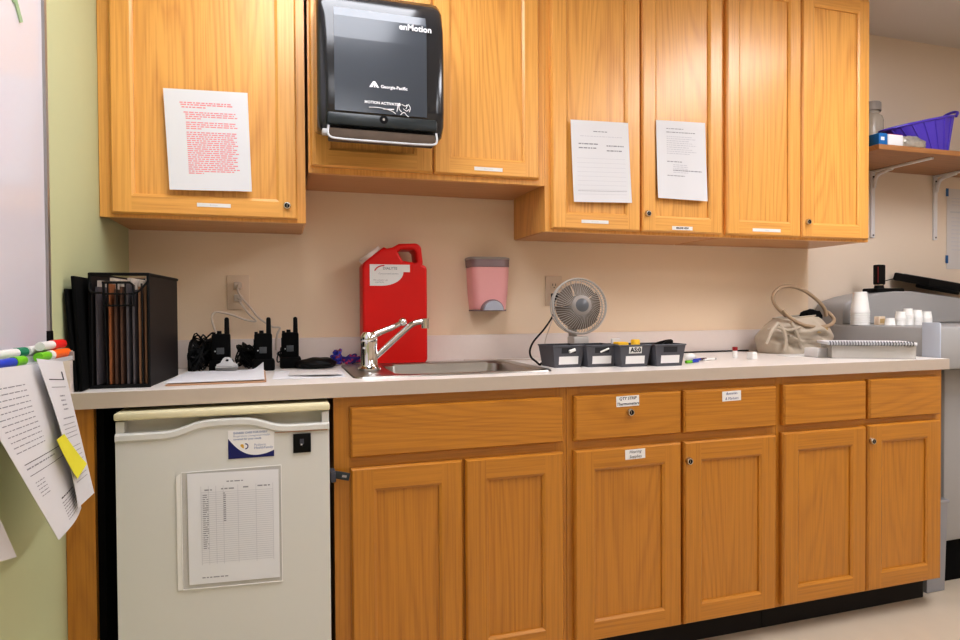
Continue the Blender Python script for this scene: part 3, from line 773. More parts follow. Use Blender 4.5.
m.add([FRONT(.727, yy-.0003, 1.730) @ V(p) for p in ((.003, -.007, 0), (.007, -.007, 0), (.003, .0, 0))], [(0,1,2)], 0)
m.text('MOTION ACTIVATED', .0105, FRONT(.700, yy-.0003, 1.681), 1, 'LEFT', bold=.0003)
for pts in ([(.73, 1.636), (.76, 1.637), (.79, 1.632), (.805, 1.624)], [(.77, 1.634), (.80, 1.636), (.79, 1.634)], [(.808, 1.630), (.811, 1.645), (.816, 1.655), (.814, 1.640), (.822, 1.630)],
            [(.822, 1.652), (.832, 1.648), (.838, 1.652), (.834, 1.640)], [(.826, 1.640), (.836, 1.634), (.842, 1.640)], [(.818, 1.622), (.828, 1.630), (.836, 1.622), (.842, 1.618)], [(.84, 1.654), (.846, 1.644), (.843, 1.632)]):
    m.tube([(a-.018, yy-.0003, b+.031) for a, b in pts], .0011, 5, 1, smoothing=4)
obj('window', m, ['disp2', 'wprint'], t)
m = MB(); m.box(x0+.03, x1-.03, yf+.004, yf+.05, zb-.016, zb+.012, 0, .003); obj('outlet_slot', m, 'towel', t)
m = MB(); m.tube([(x0+.028, yf+.0, zb+.016), (x0+.030, yf-.004, zb-.014), (x0+.07, yf-.008, zb-.021), ((x0+x1)/2, yf-.010, zb-.022), (x1-.07, yf-.008, zb-.021), (x1-.030, yf-.004, zb-.014), (x1-.028, yf+.0, zb+.016)], .0032, 8, 0)
m.box(x0+.012, x0+.03, yf+.002, yf+.03, zb-.006, zb+.008, 0, .003)
obj('tear_bar', m, 'ltgrey', t)
m = MB(); m.box(x0+.025, x1-.025, yf-.004, yf+.02, zb+.020, zb+.054, 0, .006); m.cyl(((x0+x1)/2, yf-.0045, zb+.042), ((x0+x1)/2, yf-.002, zb+.042), .012, .012, 16, 1); m.cyl(((x0+x1)/2, yf-.0055, zb+.042), ((x0+x1)/2, yf-.004, zb+.042), .0035, .0035, 10, 2)
obj('lower_lip', m, ['disp3', 'black', 'lidg'], t)

# ------------------------------------------------------------------ soap dispenser on the back wall
t = thing('soap_dispenser', 'wall-mounted clear soap dispenser filled with pink soap above the sink', 'soap dispenser', (1.22, 0, 1.1))
def taper(m, rows, mi=0, yb=-.002):
    """rows of (z, x0, x1, depth): rounded front box lofted up"""
    k = 8; vs = []; N = 0
    for z, a, b, dp in rows:
        r = min(.03, dp*.5); ring = [(a, yb, z)]
        for i in range(k+1):
            an = PI-PI/2*i/k if False else math.radians(180+90*i/k); ring.append((a+r+r*math.cos(an), yb-dp+r+r*math.sin(an), z))
        for i in range(k+1):
            an = math.radians(270+90*i/k); ring.append((b-r+r*math.cos(an), yb-dp+r+r*math.sin(an), z))
        ring.append((b, yb, z)); N = len(ring); vs += ring
    fs = [(i*N+j, i*N+(j+1) % N, (i+1)*N+(j+1) % N, (i+1)*N+j) for i in range(len(rows)-1) for j in range(N)]
    m.add(vs, fs, mi, True); m.add(vs[:N], [list(range(N))], mi); m.add(vs[-N:], [list(range(N))[::-1]], mi)
m = MB(); taper(m, [(1.104, 1.160, 1.288, .075), (1.16, 1.154, 1.292, .088), (1.25, 1.149, 1.296, .092), (1.262, 1.149, 1.296, .092)]); obj('soap_tank', m, 'pink', t)
m = MB(); taper(m, [(1.263, 1.147, 1.297, .094), (1.290, 1.145, 1.298, .092)], 0); taper(m, [(1.290, 1.143, 1.300, .094), (1.297, 1.143, 1.300, .090), (1.301, 1.148, 1.294, .07)], 1); obj('top_cap', m, ['smoke', 'lidg'], t)
m = MB(); taper(m, [(1.098, 1.158, 1.290, .079), (1.103, 1.158, 1.290, .079)]); obj('bottom_rim', m, 'smoke', t)
m = MB()
R = FRONT(1.236, -.0925, 1.104)
pl = [(.038*math.cos(PI*i/20), .036*math.sin(PI*i/20)) for i in range(21)]
m.prism([(1.224+a, 1.1005+b) for a, b in pl], -.108, -.075, 0, None, .002)
m.prism([(1.224+a*1.14, 1.1005+b*1.14) for a, b in pl], -.095, -.07, 1)
obj('push_button', m, ['button', 'smoke'], t)

# ------------------------------------------------------------------ outlets
def outlet(label, x, z, w=.072, h=.118):
    t = thing('wall_outlet', label, 'outlet', (x, 0, z), 0, 'ivory wall outlets')
    m = MB(); m.box(x-w/2, x+w/2, -.006, -.0005, z-h/2, z+h/2, 0, .002); obj('cover_plate', m, 'ivory', t)
    for dz in (.022, -.022):
        m = MB(); m.box(x-.016, x+.016, -.0085, -.006, z+dz-.014, z+dz+.014, 0, .001)
        for dx in (-.006, .006): m.box(x+dx-.0012, x+dx+.0012, -.009, -.0085, z+dz-.002, z+dz+.007, 1)
        m.cyl((x, -.009, z+dz-.008), (x, -.0083, z+dz-.008), .0025, .0025, 8, 1)
        obj('socket', m, ['ivory', 'slot'], t)
    return t
outlet('ivory wall outlet on the left with two white plugs in it', .334, 1.168)
outlet('ivory wall outlet behind the desk fan with a black plug', 1.510, 1.176)
# white cables from the left outlet
t = thing('white_power_cable', 'white cable looping left from the wall outlet to the first radio', 'cable', (.334, -.02, 1.145))
m = MB(); m.box(.322, .346, -.034, -.0095, 1.137, 1.160, 0, .004); obj('plug', m, 'cablew', t)
m = MB(); m.tube([(.334, -.034, 1.148), (.345, -.05, 1.138), (0.3420,-0.0500,1.1343), (0.3700,-0.0500,1.0937), (0.3920,-0.0500,1.0698), (0.3602,-0.0500,1.0736), (0.3170,-0.0600,1.0909), (0.2747,-0.0700,1.1012), (0.2603,-0.0800,1.0948), (0.2589,-0.1000,1.0754), (0.2694,-0.1200,1.0433), (0.2790,-0.1300,1.0241)], .0035, 8); obj('cord', m, 'cablew', t)
t = thing('white_power_cable', 'white cable sloping right from the wall outlet toward the third radio', 'cable', (.334, -.02, 1.185))
m = MB(); m.box(.322, .346, -.036, -.0095, 1.180, 1.203, 0, .004); obj('plug', m, 'cablew', t)
m = MB(); m.tube([(.336, -.036, 1.192), (0.3361,-0.0500,1.1713), (0.3484,-0.0500,1.1477), (0.3734,-0.0500,1.1173), (0.3986,-0.0500,1.0833), (0.4240,-0.0500,1.0627), (0.4465,-0.0500,1.0487), (0.4693,-0.0500,1.0450), (0.4592,-0.0500,1.0212), (0.4554,-0.0400,0.9693)], .0035, 8); obj('cord', m, 'cablew', t)
# fan cord
t = thing('fan_cord', 'black fan cord drooping from the right outlet to the counter', 'cord', (1.505, -.02, 1.154))
m = MB(); m.box(1.494, 1.520, -.045, -.0095, 1.141, 1.166, 0, .004); obj('plug', m, 'black', t)
m = MB(); m.tube([(1.505, -.045, 1.152), (1.4863,-0.0600,1.1275), (1.4795,-0.0700,1.0849), (1.4221,-0.1200,1.0328), (1.3444,-0.2000,0.9891), (1.3046,-0.2600,0.9611), (1.2840,-0.3200,0.9413), (1.2858,-0.3600,0.9289), (1.30, -.36, .918), (1.335, -.30, .918), (1.42, -.24, .918)], .0035, 8); obj('cord', m, 'cableb', t)
m = MB(); m.tube([(1.4951,-0.0300,1.0688), (1.4691,-0.0500,1.0264), (1.4390,-0.0800,0.9778), (1.41, -.13, .917), (1.34, -.11, .9165), (1.28, -.09, .9165), (1.22, -.075, .9165), (1.12, -.06, .9165)], .0018, 6)
single('thin_white_cord', m, 'cablew', 'thin white cord running along the backsplash left of the fan', 'cord', (1.4, -.1, .915))
m = MB(); m.tube([(1.71, -.30, .918), (1.78, -.16, .935), (1.83, -.07, .930), (1.90, -.045, .919), (2.10, -.035, .918), (2.30, -.034, .918), (2.42, -.036, .918)], .003, 8)
single('black_power_cord', m, 'cableb', 'black cord lying along the backsplash between bins and handbag', 'cord', (2.0, -.04, .915))

# ------------------------------------------------------------------ red jug
t = thing('red_jug', 'red plastic jug with moulded handle and white label behind the faucet', 'jug', (.85, -.08, .914))
x0, x1, zb = .741, .967, .9145
def arc(cx_, cz_, r, a0, a1, k=6): return [(cx_+r*math.cos(math.radians(a0+(a1-a0)*i/k)), cz_+r*math.sin(math.radians(a0+(a1-a0)*i/k))) for i in range(k+1)]
pl = arc(x0+.02, zb+.02, .02, 180, 270)+arc(x1-.02, zb+.02, .02, 270, 360)
pl += arc(x1-.018, 1.245, .018, 0, 80)+[(.953, 1.27), (.948, 1.315)]+arc(.925, 1.315, .023, 0, 90)+[(.868, 1.335), (.845, 1.322), (.826, 1.318)]
pl += [(.815, 1.322), (.78, 1.296), (.747, 1.268), (.741, 1.255)]
hole = [(.864, 1.305), (.876, 1.315), (.919, 1.315), (.928, 1.306), (.931, 1.274), (.924, 1.270), (.882, 1.276)]
m = MB(); m.prism(pl, -.135, -.035, 0, None, .009, hole); obj('body', m, 'red', t)
m = MB()
T = Matrix.Translation((.772, -.085, 1.302)) @ Matrix.Rotation(math.radians(-37), 4, 'Y')
m.lathe([(.0001, .011), (.040, .011), (.043, .008), (.043, -.010), (.0001, -.010)], 24, 0, T @ Matrix.Translation((-.002, 0, -.006))); obj('cap', m, 'redcap', t)
m = MB(); yl_ = -.1362
lab = [(.765, 1.262), (.905, 1.262), (.905, 1.236), (.882, 1.236)]+[(.805+.077*math.cos(PI/2*i/8), 1.236-.048*math.sin(PI/2*i/8)) for i in range(1, 9)]+[(.765, 1.188)]
m.prism(lab, yl_, yl_+.0006, 0)
m.text('DIALYTE', .013, FRONT(.835, yl_-.0006, 1.248), 1, bold=.0002); m.text('Concentrated solution', .0075, FRONT(.83, yl_-.0006, 1.230), 1); m.text('Net contents 1 gal', .0065, FRONT(.802, yl_-.0006, 1.208), 1); m.text('CAUTION', .0065, FRONT(.798, yl_-.0006, 1.200), 1)
m.tube([(.782, yl_-.0004, 1.240), (.790, yl_-.0004, 1.250), (.802, yl_-.0004, 1.256), (.815, yl_-.0004, 1.258)], .0022, 5, 2)
obj('label', m, ['lab', 'ink', 'redp'], t)

# ------------------------------------------------------------------ desk fan
fc = V((1.500, -.25, 1.114)); R_ = .100
Tf = Matrix.Translation(fc) @ Matrix.Rotation(math.radians(-8), 4, 'Z') @ Matrix.Rotation(math.radians(84), 4, 'X')      # local +z faces the room
t = thing('desk_fan', 'small grey wire-guard desk fan behind the charcoal bins', 'fan', (fc.x, fc.y, .9145))
m = MB(); m.lathe([(.0001, .9145), (.065, .9145), (.066, .922), (.055, .93), (.022, .938), (.016, .95), (.016, .99)], 24, 0, Matrix.Translation((fc.x, fc.y+.045, 0)))
m.tube([(fc.x, fc.y+.045, .97), (fc.x, fc.y+.055, 1.02), (fc.x, fc.y+.06, 1.06)], .016, 10); m.box(fc.x-.03, fc.x+.03, fc.y-.02, fc.y+.04, .975, 1.005, 0, .006)
obj('stand', m, 'fanw', t)
m = MB(); m.lathe([(.0001, -.085), (.03, -.085), (.042, -.07), (.042, -.035), (.02, -.03)], 20, 0, Tf); obj('motor', m, 'fanhub', t)
m = MB()
for k in range(5):
    vs = []; fs = []
    for i in range(7):
        r = .018+.066*i/6
        for j in range(7):
            a = k*PI*2/5+math.radians(-38+76*j/6)*(.85+.15*i/6); vs.append(Tf @ V((r*math.cos(a), r*math.sin(a), -.012+.02*(j/6-.5))))
    fs = [(i*7+j, i*7+j+1, (i+1)*7+j+1, (i+1)*7+j) for i in range(6) for j in range(6)]
    m.add(vs, fs, 0, True)
obj('blade', m, 'fanbl', t)
m = MB()
def ring(r, z, w): m.tube([Tf @ V((r*math.cos(2*PI*i/48), r*math.sin(2*PI*i/48), z)) for i in range(48)], w, 6, 0, True, 0)
ring(R_, 0, .0035); ring(R_*.985, .012, .002); ring(R_*.985, -.03, .002)
for i in range(56):
    a = 2*PI*i/56; q = lambda r, z, b=0: Tf @ V((r*math.cos(a+b), r*math.sin(a+b), z))
    m.tube([q(.024, .031, .35), q(.05, .029, .18), q(.08, .022, .05), q(R_*.985, .008)], .0011, 4, 0, smoothing=2)
    if i % 2 == 0: m.tube([q(.04, -.05), q(.075, -.045), q(R_*.985, -.02)], .0010, 4, 0, smoothing=0)
obj('wire_guard', m, 'fanw', t)
m = MB(); m.lathe([(.036, .027), (.036, .031), (.030, .035), (.024, .036)], 28, 2, Tf); m.lathe([(.024, .036), (.012, .041), (.0001, .042)], 28, 1, Tf); obj('centre_badge', m, ['fanw', 'fanhub', 'lidg'], t)

# ------------------------------------------------------------------ charcoal bins
def bin_mesh():
    m = MB(); tw, bw, td, bd, h, th = .0575, .047, .056, .048, .072, .003
    o = [(-bw, -bd, 0), (bw, -bd, 0), (bw, bd, 0), (-bw, bd, 0)]; T_ = [(-tw, -td, h), (tw, -td, h), (tw, td, h), (-tw, td, h)]
    ii = [(a*(1-.0), b, th) for a, b, c in [(-bw+th, -bd+th, 0), (bw-th, -bd+th, 0), (bw-th, bd-th, 0), (-bw+th, bd-th, 0)]]; it = [(-tw+th, -td+th, h), (tw-th, -td+th, h), (tw-th, td-th, h), (-tw+th, td-th, h)]
    m.add(o, [(3,2,1,0)], 0); m.add(ii, [(0,1,2,3)], 1)
    for i in range(4):
        j = (i+1) % 4
        m.quad(o[i], o[j], T_[j], T_[i], 0); m.quad(ii[j], ii[i], it[i], it[j], 1); m.quad(T_[i], T_[j], it[j], it[i], 0)
    m.tube([V(p)+V((0, 0, -.002)) for p in T_], .0028, 6, 0, True, 0)
    m.recalc = False
    return m
def fr(z): return -.048-.008*z/.072            # front face of the tapered bin at height z
protob = thing('storage_bin', 'leftmost charcoal bin with a white roll behind its front slot', 'bin', tuple(V((1.3553,-0.4497,0.9142))+V((.004,.049,0))), math.radians(2), 'charcoal bins in front of the fan')
obj('tub', bin_mesh(), ['bingrey', 'bindk'], protob, local=True)
m = MB(); m.add([(-.034, fr(.010)-.0008, .010), (.036, fr(.010)-.0008, .010), (.036, fr(.036)-.0008, .036), (-.034, fr(.036)-.0008, .036)], [(0,1,2,3)], 0); obj('paper_label', m, 'lab', protob, local=True)
m = MB(); m.add([(-.026, fr(.046)-.0008, .046), (.026, fr(.046)-.0008, .046), (.026, fr(.064)-.0008, .064), (-.026, fr(.064)-.0008, .064)], [(0,1,2,3)], 0); obj('front_slot', m, 'bindk', protob, local=True)
bins = [protob]
for (bx, by, rz, lb) in ((600.5, 362.5, 1, 'second charcoal bin from the left with a pale stick in its slot'), (634, 362, 0, 'third charcoal bin holding yellow items and lettered slot'), (668.5, 362, 0, 'rightmost charcoal bin holding dark contents')):
    p = tuple(V({600.5: (1.4689,-0.4672,0.9142), 634: (1.5696,-0.5064,0.9142), 668.5: (1.6908,-0.5225,0.9142)}[bx])+V((.002, .049, 0)))
    bins.append(dup(protob, p, math.radians(rz), lb))
def inbin(b, p):
    a = b.rotation_euler.z; l = b.location
    return V((l.x+p[0]*math.cos(a)-p[1]*math.sin(a), l.y+p[0]*math.sin(a)+p[1]*math.cos(a), l.z+p[2]))
m = MB(); m.cyl(inbin(bins[0], (0, -.052, .052)), inbin(bins[0], (.02, -.052, .058)), .0055, .0055, 12) ; m.v = [p+V((0, -.008, 0)) for p in m.v]
single('white_roll', m, 'foam', 'small white roll in the front slot of the leftmost bin', 'roll', tuple(inbin(bins[0], (0, -.08, .05))))
m = MB(); m.cyl(inbin(bins[1], (-.008, -.059, .049)), inbin(bins[1], (.022, -.060, .060)), .003, .003, 10)
single('pale_stick', m, 'foam', 'pale stick in the front slot of the second bin', 'stick', tuple(inbin(bins[1], (0, -.085, .05))))
b = bins[2]; m = MB(); T = Matrix.Translation(b.location) @ Matrix.Rotation(b.rotation_euler.z, 4, 'Z')
m.add([T @ V(p) for p in ((-.024, -.0540, .044), (.024, -.0540, .044), (.024, -.0565, .066), (-.024, -.0565, .066))], [(0,1,2,3)], 0)
m.text('AS:0', .021, T @ FRONT(0, -.0572, .055), 1, bold=.0006)
lo = single('lettered_tag', m, ['lab', 'black'], 'white tag with black letters across the slot of the third bin', 'tag', tuple(T @ V((0, -.055, .044))))
for i, (dx, dy, rz, lb) in enumerate(((-.014, .004, .05, 'yellow box lying on the left inside the third bin'), (.026, -.012, 0, 'yellow roll standing on the right inside the third bin'))):
    m = MB(); a = T @ V((dx, dy, 0))
    if i == 0: m.box(-.026, .014, -.018, .018, .0, .076, 0, .004)
    else: m.lathe([(.0001, 0), (.014, 0), (.015, .080), (.012, .084), (.0001, .084)], 16, 0)
    o = single(('yellow_carton', 'yellow_bottle')[i], m, 'yel2', lb, ('carton', 'bottle')[i], (a.x, a.y, .9175), local=True); o.rotation_euler.z = rz
m = MB(); a = T @ V((-.022, .034, 0)); m.box(-.016, .016, -.006, .006, 0, .086, 0, .003)
o = single('white_packet', m, 'paper2', 'white packet standing at the back of the third bin', 'packet', (a.x, a.y, .9175), local=True)
b = bins[3]; T = Matrix.Translation(b.location)
m = MB(); m.tube([T @ V(p) for p in ((-.02, .02, .014), (-.028, -.01, .04), (0, -.028, .072), (.03, -.012, .078), (.025, .02, .074), (-.01, .028, .06), (-.016, 0, .03), (.016, .0, .02))], .008, 8)
single('black_strap', m, 'black', 'coiled black strap heaped in the rightmost bin', 'strap', tuple(T @ V((0, 0, .01))))

# small things right of the bins
m = MB(); bm = bmesh.new(); bmesh.ops.create_uvsphere(bm, u_segments=14, v_segments=10, radius=1); m.bm(bm, 0, Matrix.Translation(V((1.8799,-0.3721,0.9280))) @ Matrix.Diagonal((.024, .018, .014, 1)), True)
single('white_cap_lid', m, 'foam', 'rounded white lid lying right of the rightmost bin', 'lid', V((1.9914,-0.2171,0.9140))[:])
def pen(label, a, b, c1, c2, r=.005, cat='pen', f=.5):
    a, b = V(a), V(b); t = thing('pen', label, cat, tuple(a), 0, 'pens lying right of the bins')
    m = MB(); m.cyl(a, a+(b-a)*f, r, r, 12); obj('barrel', m, c1, t); m = MB(); m.cyl(a+(b-a)*f, b, r*1.05, r*.8, 12); obj('cap', m, c2, t)
z_ = .9195
pen('blue marker with lime end lying right of the bins', (1.7983,-0.4633,0.9195), (1.8615,-0.4432,0.9195), 'lime', 'bluecap', .0052, f=.45)
pen('blue pen with purple red tip beside the blue marker', (1.8753,-0.4017,0.9195), (1.9569,-0.3605,0.9195), 'bluecap', 'maroon', .0042)
pen('thin white pen with grey tip lying farther right of the bins', (1.9115,-0.4095,0.9190), (1.9941,-0.3685,0.9190), 'foam', 'lidg', .004, f=.85)
t = thing('small_vial', 'tiny clear vial with dark red cap standing on the counter', 'vial', (2.1158,-0.3220,0.9140))
m = MB(); p = V((2.1158,-0.3220,0.9140)); m.lathe([(.0001, 0), (.009, 0), (.009, .03), (.006, .034)], 14, 0, Matrix.Translation(p)); obj('bottle', m, 'foam', t)
m = MB(); m.lathe([(.0095, .028), (.0095, .042), (.0001, .043)], 14, 0, Matrix.Translation(p)); obj('cap', m, 'vred', t)
m = MB(); p = V((2.1407,-0.3841,0.9140)); m.box(-.015, .015, -.012, .012, .0005, .026, 0, .002)
o = single('small_white_box', m, 'foam', 'small white cube box on the counter before the handbag', 'box', tuple(p), local=True); o.rotation_euler.z = .3

# ------------------------------------------------------------------ handbag
t = thing('handbag', 'slouchy grey beige handbag with looped handles at the counter end', 'handbag', (2.52, -.16, .9145))
m = MB(); nu, nv = 48, 22; vs = []
bc = V((2.548, -.158, .9145))
def bagp(u, v):
    a = 2*PI*u; s = v       # v 0 bottom .. 1 top
    prof = [(0, .93), (.08, 1.0), (.35, 1.04), (.65, .93), (.85, .74), (1, .55)]
    for (s0, r0_), (s1, r1_) in zip(prof, prof[1:]):
        if s <= s1: k = (s-s0)/(s1-s0); rad = r0_+(r1_-r0_)*k; break
    ca, sa = math.cos(a), math.sin(a); p = .62
    x = math.copysign(abs(ca)**p, ca)*.158*rad; y = math.copysign(abs(sa)**p, sa)*.082*(rad if s > .3 else 1)
    if x > 0: x = x*(1.0+.16*s)
    H = .150+.012*(x/.158)
    z = H*s
    q = V((x*13, y*13, z*18)); nse = noise.noise(q*.9+V((3, 1, 7)))
    dd = (.012+.014*(ca < .2))*nse*math.sin(PI*min(1, s+.1))
    wr = (.009+.010*(ca < .3))*math.sin(14*s+9*x/.158+3*nse)*max(0, -sa)*math.sin(PI*s)
    l = math.hypot(x, y)+1e-6
    return bc+V((x+x/l*dd, y+y/l*dd-wr, max(z+dd*.4*(s > .1), .0)))
for j in range(nv+1):
    for i in range(nu): vs.append(bagp(i/nu, j/nv))
fs = [(j*nu+i, j*nu+(i+1) % nu, (j+1)*nu+(i+1) % nu, (j+1)*nu+i) for j in range(nv) for i in range(nu)]
m.add(vs, fs, 0, True); m.add(vs[:nu], [list(range(nu))[::-1]], 0)
m.tube(vs[-nu:], .004, 6, 0, True, 0)
obj('pouch', m, 'bag', t, sharp=80)
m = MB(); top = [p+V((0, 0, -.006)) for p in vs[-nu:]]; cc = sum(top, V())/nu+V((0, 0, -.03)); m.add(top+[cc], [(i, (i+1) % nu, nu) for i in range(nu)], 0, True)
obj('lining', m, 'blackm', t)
m = MB(); m.tube([(2.4972,-0.1700,1.0688), (2.4455,-0.1700,1.1110), (2.4301,-0.1700,1.1486), (2.4556,-0.1700,1.1820), (2.5124,-0.1700,1.1948), (2.5859,-0.1700,1.1782), (2.6553,-0.1700,1.1400), (2.6987,-0.1700,1.1013), (2.7148,-0.1650,1.0668)], .0078, 10, 0); obj('handle', m, 'bagh', t)
m = MB(); m.tube([(2.4490,-0.2050,1.0943), (2.4760,-0.2250,1.0571), (2.5308,-0.2320,1.0319), (2.6035,-0.2320,1.0226), (2.6793,-0.2200,1.0296), (2.7323,-0.1900,1.0497), (2.7314,-0.1700,1.0753), (2.7248,-0.1500,1.0883)], .0078, 10, 0); obj('handle', m, 'bagh', t)
m = MB(); m.tube([(2.4012,-0.2350,1.0377), (2.4188,-0.2430,1.0052), (2.4270,-0.2450,0.9645), (2.4190,-0.2430,0.9280)], .0075, 8, 0, rfun=lambda s: 1.0); obj('side_strap', m, 'bag', t)
m = MB(); m.tube([(2.3989,-0.2320,1.0417), (2.3570,-0.2400,1.0061), (2.3342,-0.2380,0.9581)], .008, 8, 0); m.tube([(2.4586,-0.2380,1.0452), (2.4805,-0.2470,0.9961), (2.5029,-0.2450,0.9424)], .007, 8, 0); m.tube([(2.3556,-0.2250,1.0138), (2.3862,-0.2350,1.0257), (2.4370,-0.2450,1.0131), (2.4976,-0.2450,1.0244)], .006, 8, 0); obj('fold', m, 'bag', t)
m = MB(); q = [V(p) for p in ((2.5974,-0.2380,1.0187), (2.6520,-0.2360,1.0199), (2.6479,-0.2400,0.9992), (2.5934,-0.2420,0.9981))]; m.quad(*q); m.quad(*[p+V((0, .004, 0)) for p in q]); obj('leather_patch', m, 'bagp', t)
m = MB(); bm = bmesh.new(); bmesh.ops.create_icosphere(bm, subdivisions=3, radius=1)
for vtx in bm.verts: vtx.co *= 1+.25*noise.noise(vtx.co*2.2)
m.bm(bm, 0, Matrix.Translation(V((2.6338,-0.1650,1.0675))) @ Matrix.Diagonal((.052, .034, .028, 1)), True)
single('black_scarf', m, 'blackm', 'crumpled black cloth showing in the handbag opening', 'cloth', (2.6439,-0.1550,1.0416))

# ------------------------------------------------------------------ plastic box and spiral notebook at the counter end
c0, c1 = V((2.4245,-0.4728,0.9140)), V((2.6577,-0.6168,0.9140)); ang = math.atan2(c1.y-c0.y, c1.x-c0.x); Lb = (c1-c0).length
t = thing('plastic_box', 'low translucent plastic box under the spiral notebook at counter end', 'box', (c0.x, c0.y, .9145), ang)
m = MB(); w_, d_, h_ = Lb, .15, .05; th = .0025
for a in ((0, w_, 0, th, 0, h_), (0, w_, d_-th, d_, 0, h_), (0, th, 0, d_, 0, h_), (w_-th, w_, 0, d_, 0, h_), (0, w_, 0, d_, 0, th)): m.box(*a)
obj('tub', m, 'boxcl', t, local=True)
m = MB()
for i, (x, y) in enumerate(((.10, .05), (.17, .06))):
    pass
Tm = Matrix.Translation((c0.x, c0.y, .9145)) @ Matrix.Rotation(ang, 4, 'Z')
for k_, (x, y, lb) in enumerate(((.115, .05, 'clear round dish inside the translucent box on the left'), (.185, .055, 'clear round dish inside the translucent box on the right'))):
    m = MB(); m.lathe([(.0001, 0), (.033, 0), (.036, .036), (.033, .036), (.031, .004), (.0001, .004)], 24, 0)
    p = Tm @ V((x, y, .003)); single('clear_dish', m, 'clear', lb, 'dish', tuple(p), 'clear dishes inside the plastic box', local=True)
t = thing('spiral_notebook', 'white spiral-bound notebook lying on the translucent plastic box', 'notebook', tuple(Tm @ V((.03, .0, h_+.0006))), ang)
m = MB(); m.box(-.045, Lb-.03, -.012, .15, 0, .010, 0, .001); obj('pages', m, 'paper', t, local=True)
m = MB()
nl = 30
for i in range(nl):
    x = -.04+(Lb+.005)*i/nl
    m.tube([V((x, -.013+.0075*math.cos(a), .0055+.0075*math.sin(a))) for a in [k*2*PI/8 for k in range(8)]], .0015, 5, 0, True, 0)
obj('spiral_binding', m, 'inkdk', t, local=True)
m = MB(); p = Tm @ V((-.035, .075, 0)); m.box(-.03, .03, -.03, .03, 0, .035, 0, .003); o = single('small_white_carton', m, 'paper2', 'small white carton between handbag and translucent box', 'carton', (p.x, p.y, .9145), local=True); o.rotation_euler.z = .1
m = MB(); m.box(-.06, .05, -.035, .045, 0, .0015, 0, .0004); p = V((2.4027,-0.3279,0.9140)); o = single('folded_tissue', m, 'foam', 'flat white tissue lying in front of the handbag', 'tissue', (p.x, p.y, .9145), local=True); o.rotation_euler.z = -.2

# ------------------------------------------------------------------ file holders on the left
def slabbox(m, x0, x1, y0, y1, z0, z1, lean=0, mi=0, bev=.002):
    T = Matrix.Translation((x0, 0, z0)) @ Matrix.Rotation(lean, 4, 'Y') @ Matrix.Translation((-x0, 0, -z0)); m.box(x0, x1, y0, y1, z0, z1, mi, bev, T)
m = MB(); slabbox(m, .0045, .0115, -.612, -.33, .9155, 1.160, -.075); single('black_binder', m, 'blackm', 'lower black binder leaning against the green wall', 'binder', (.01, -.45, .914), 'black binders beside the file holder')
m = MB(); slabbox(m, .0125, .0215, -.605, -.30, .9150, 1.190, -.05); single('black_binder', m, 'blackm', 'taller black binder between the leaning one and wire file holder', 'binder', (.03, -.45, .914), 'black binders beside the file holder')
HR = math.radians(-4.5)
t = thing('file_holder', 'black wire mesh file holder packed with upright folders on the counter', 'file holder', (.0245, -.55, .9145), HR)
HW, HD, HH = .132, .30, .283
m = MB(); m.box(HW-.002, HW, 0, HD, 0, HH-.004, 0); obj('side_panel', m, 'meshside', t, local=True)
m = MB(); m.box(0, .002, 0, HD, 0, HH-.004, 0); obj('side_panel', m, 'meshside', t, local=True)
m = MB(); m.box(.002, HW-.002, HD-.002, HD, 0, HH-.004, 0); m.box(.002, HW-.002, .002, HD-.002, 0, .002); obj('back_panel', m, 'mesh', t, local=True)
m = MB(); rt = [(0, 0, HH), (HW, 0, HH), (HW, HD, HH), (0, HD, HH)]; m.tube(rt, .004, 8, 0, True, 0)
for x in (0, HW): m.tube([(x, 0, 0), (x, 0, HH)], .0035, 8, 0, smoothing=0)
m.tube([(0, 0, .004), (HW, 0, .004)], .0045, 8, 0, smoothing=0)
obj('rim', m, 'mesh', t, local=True)
m = MB()
m.tube([(.033, -.006, .262), (.033, -.006, .205), (.100, -.006, .205), (.100, -.006, .255), (.092, -.006, .262), (.030, -.006, .262)], .0032, 8, 0, smoothing=0)
m.tube([(.030, -.006, .234), (.100, -.006, .234)], .0024, 8, 0, smoothing=0)
for x in (.042, .062, .081): m.tube([(x, -.005, .262), (x, -.005, .205)], .0018, 8, 0, smoothing=0)
m.tube([(0, -.003, .262), (.004, -.008, .240), (.030, -.008, .236)], .0026, 8, 0); m.tube([(.100, -.006, .236), (.112, -.008, .240), (HW, -.003, .265)], .0026, 8, 0)
m.tube([(.034, -.005, .205), (.038, -.004, .01)], .002, 6, 0, smoothing=0); 
for x in (.004, .118): m.tube([(x, -.003, .26), (x, -.003, .01)], .0022, 6, 0, smoothing=0)
obj('label_frame', m, 'mesh', t, local=True)
fold = [('foldgry', .011, 'grey folder at the left end inside the wire file holder'), ('foldorg', .040, 'orange-brown folder second from the left in the wire file holder'), ('foldbrn', .053, 'brown folder third from the left in the wire file holder'), ('foldbrn', .066, 'dark brown folder in the middle of the wire file holder'),
        ('foldgry', .080, 'slate grey folder right of middle in the wire file holder'), ('foldgry', .094, 'second slate grey folder near the right in the wire file holder'), ('foldtan', .108, 'tan folder second from the right in the wire file holder'), ('foldtan', .122, 'tan folder at the right end of the wire file holder')]
Th = Matrix.Translation((.0245, -.55, .9145)) @ Matrix.Rotation(HR, 4, 'Z')
